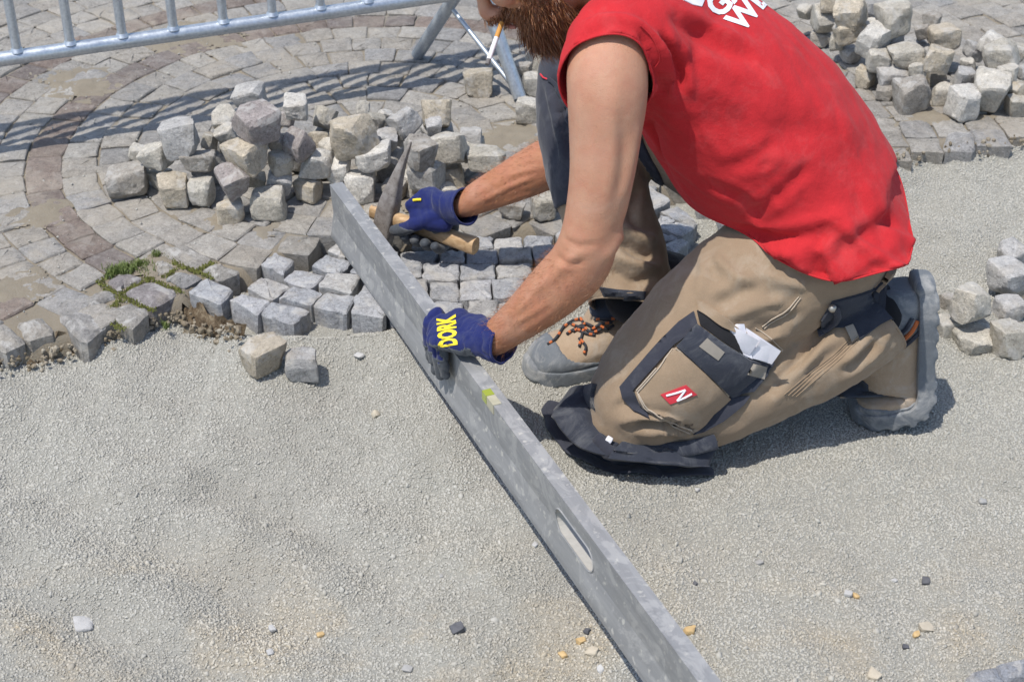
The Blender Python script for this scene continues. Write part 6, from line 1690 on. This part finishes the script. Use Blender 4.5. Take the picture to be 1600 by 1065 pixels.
# paver's hammer
m = NT('ash_wood'); tc = m.n('ShaderNodeTexCoord').outputs['Object']
mp_ = m.n('ShaderNodeMapping', {'Scale': (5.0, 60.0, 60.0)}); m.set(mp_.inputs[0], tc)
gr_ = m.noise(2.0, 6, 0.65, mp_.outputs[0], 0.6)
M['wood'] = m.done(m.mix(m.ramp(gr_, [(0.3, 0), (0.7, 1)]), (0.36, 0.21, 0.095), (0.60, 0.42, 0.235)), 0.6, m.bump(gr_, 0.2, 0.002))
m = NT('rusty_iron'); P = m.pos
c = m.ramp(m.noise(60, 5, 0.7, P), [(0.3, (0.17, 0.145, 0.125)), (0.55, (0.29, 0.26, 0.235)), (0.75, (0.36, 0.335, 0.31))])
v_ = m.n('ShaderNodeTexVoronoi', {'Scale': 170.0}); m.set(v_.inputs['Vector'], P)
pit = m.ramp(v_.outputs['Distance'], [(0.10, 1.0), (0.22, 0.0)])
c = m.mix(m.math('MULTIPLY', pit, 0.8), c, (0.07, 0.05, 0.042))
M['iron'] = m.done(c, 0.62, m.bump(m.math('SUBTRACT', m.noise(200, 4, 0.6, P), pit), 0.45, 0.0015), metal=0.35)
ham = empty('hammer', tuple(hend)); tag(ham, 'paving hammer with rusty pointed head and wooden handle held in the right glove', 'hammer')
hinv = Matrix.Translation(hend).inverted()
def hadd(name, V, F, mat, sharp=None): o = ob(name, mesh(name, V, F, mat, True, sharp)); o.parent = ham; o.matrix_parent_inverse = hinv; return o
hp = []
for s, a, b in ((-0.002, .0145, .0170), (0.01, .0150, .0175), (0.03, .0140, .0165), (0.08, .0128, .0150), (0.13, .0125, .0150), (HLEN - 0.035, .0120, .0150), (HLEN - 0.015, .0100, .0150), (HLEN + 0.012, .0095, .0150), (HLEN + 0.036, .0090, .0140)):
    hp.append((hend + hd * s, b, a))
def flat_limb(st, side, n=20, pw=0.6, step=0.008):
    V, F = limb(st, side, step, n); return V, F
hV, hF_ = [], []
rows = catmull([(*p, a, b) for p, a, b in hp], 0.01); n = 20
for row in rows:
    for k in range(n):
        an_ = 2 * math.pi * k / n; c_, s_ = math.cos(an_), math.sin(an_)
        hV.append(row[:3] + np.array(hz) * row[3] * np.sign(c_) * abs(c_) ** 0.7 + np.array(hn) * row[4] * np.sign(s_) * abs(s_) ** 0.7)
m_ = len(rows)
for i in range(m_ - 1):
    for k in range(n): hF_.append((i * n + k, i * n + (k + 1) % n, (i + 1) * n + (k + 1) % n, (i + 1) * n + k))
hF_ += [tuple(range(n))[::-1], tuple((m_ - 1) * n + k for k in range(n))]
hadd('handle', hV, [q[::-1] for q in hF_], M['wood'], 35)
# head: rows bottom to tip, each a rectangle-ish ring; broad side faces the viewer
tipP = at(642, 222, 0.232); botP = at(597, 386, 0.004)
hw = Vector((hd.x, hd.y, 0)).normalized()
fr = Vector((-hw.y, hw.x, 0)); fr = fr if fr.y < 0 else -fr
sect = [(0.0, .0160, .0150), (0.05, .0185, .0175), (0.20, .0205, .0185), (0.36, .0215, .0185), (0.50, .0185, .0160), (0.66, .0125, .0115), (0.82, .0075, .0078), (0.94, .0042, .0048), (1.0, .0020, .0024)]
mid = eye
V, F = [], []
rows = catmull([(t, a, b) for t, a, b in sect], 0.04); n = 20
for t, a, b in rows:
    p = botP.lerp(tipP, t) + (mid - botP.lerp(tipP, 0.30)) * (t * (1 - t)) / 0.21
    for k in range(n):
        an_ = 2 * math.pi * k / n; c_, s_ = math.cos(an_), math.sin(an_)
        V.append(p + hw * a * np.sign(c_) * abs(c_) ** 0.45 + fr * b * np.sign(s_) * abs(s_) ** 0.45)
m_ = len(rows)
for i in range(m_ - 1):
    for k in range(n): F.append((i * n + k, i * n + (k + 1) % n, (i + 1) * n + (k + 1) % n, (i + 1) * n + k))
F += [tuple(range(n))[::-1], tuple((m_ - 1) * n + k for k in range(n))]
me = mesh('head', V, F, M['iron'], True, 38); b_ = bmesh.new(); b_.from_mesh(me); bmesh.ops.recalc_face_normals(b_, faces=b_.faces); b_.to_mesh(me); b_.free()
ho = ob('head', me); ho.parent = ham; ho.matrix_parent_inverse = hinv
wv, wf = limb([(eye + hd * 0.024 + hz * 0.006, .010, .0022), (eye + hd * 0.033 + hz * 0.006, .010, .0022)], tuple(hz), 0.004, 8)
hadd('wedge', wv, wf, M['iron'])

# cigarette between the lips
ca, cb = PX(784, 36, 2.485), PX(761, 101, 2.455)
cg = empty('cigarette', tuple(ca)); tag(cg, 'half smoked cigarette with an orange filter hanging from the lips', 'cigarette')
cinv = Matrix.Translation(ca).inverted()
M['ash'] = plain('ash', (0.16, 0.15, 0.145), 0.95)
M['filter'] = plain('cork_filter', (0.55, 0.27, 0.06), 0.7)
M['cigp'] = plain('cigarette_paper', (0.74, 0.72, 0.74), 0.85)
for nm, t0, t1, r, mt in (('filter', 0.0, 0.36, .0039, 'filter'), ('paper', 0.36, 0.88, .0038, 'cigp'), ('ash', 0.88, 1.0, .0034, 'ash')):
    o = ob(nm, tube_mesh(nm, [ca.lerp(cb, t0), ca.lerp(cb, (t0 + t1) / 2), ca.lerp(cb, t1)], r, M[mt], 14)); o.parent = cg; o.matrix_parent_inverse = cinv
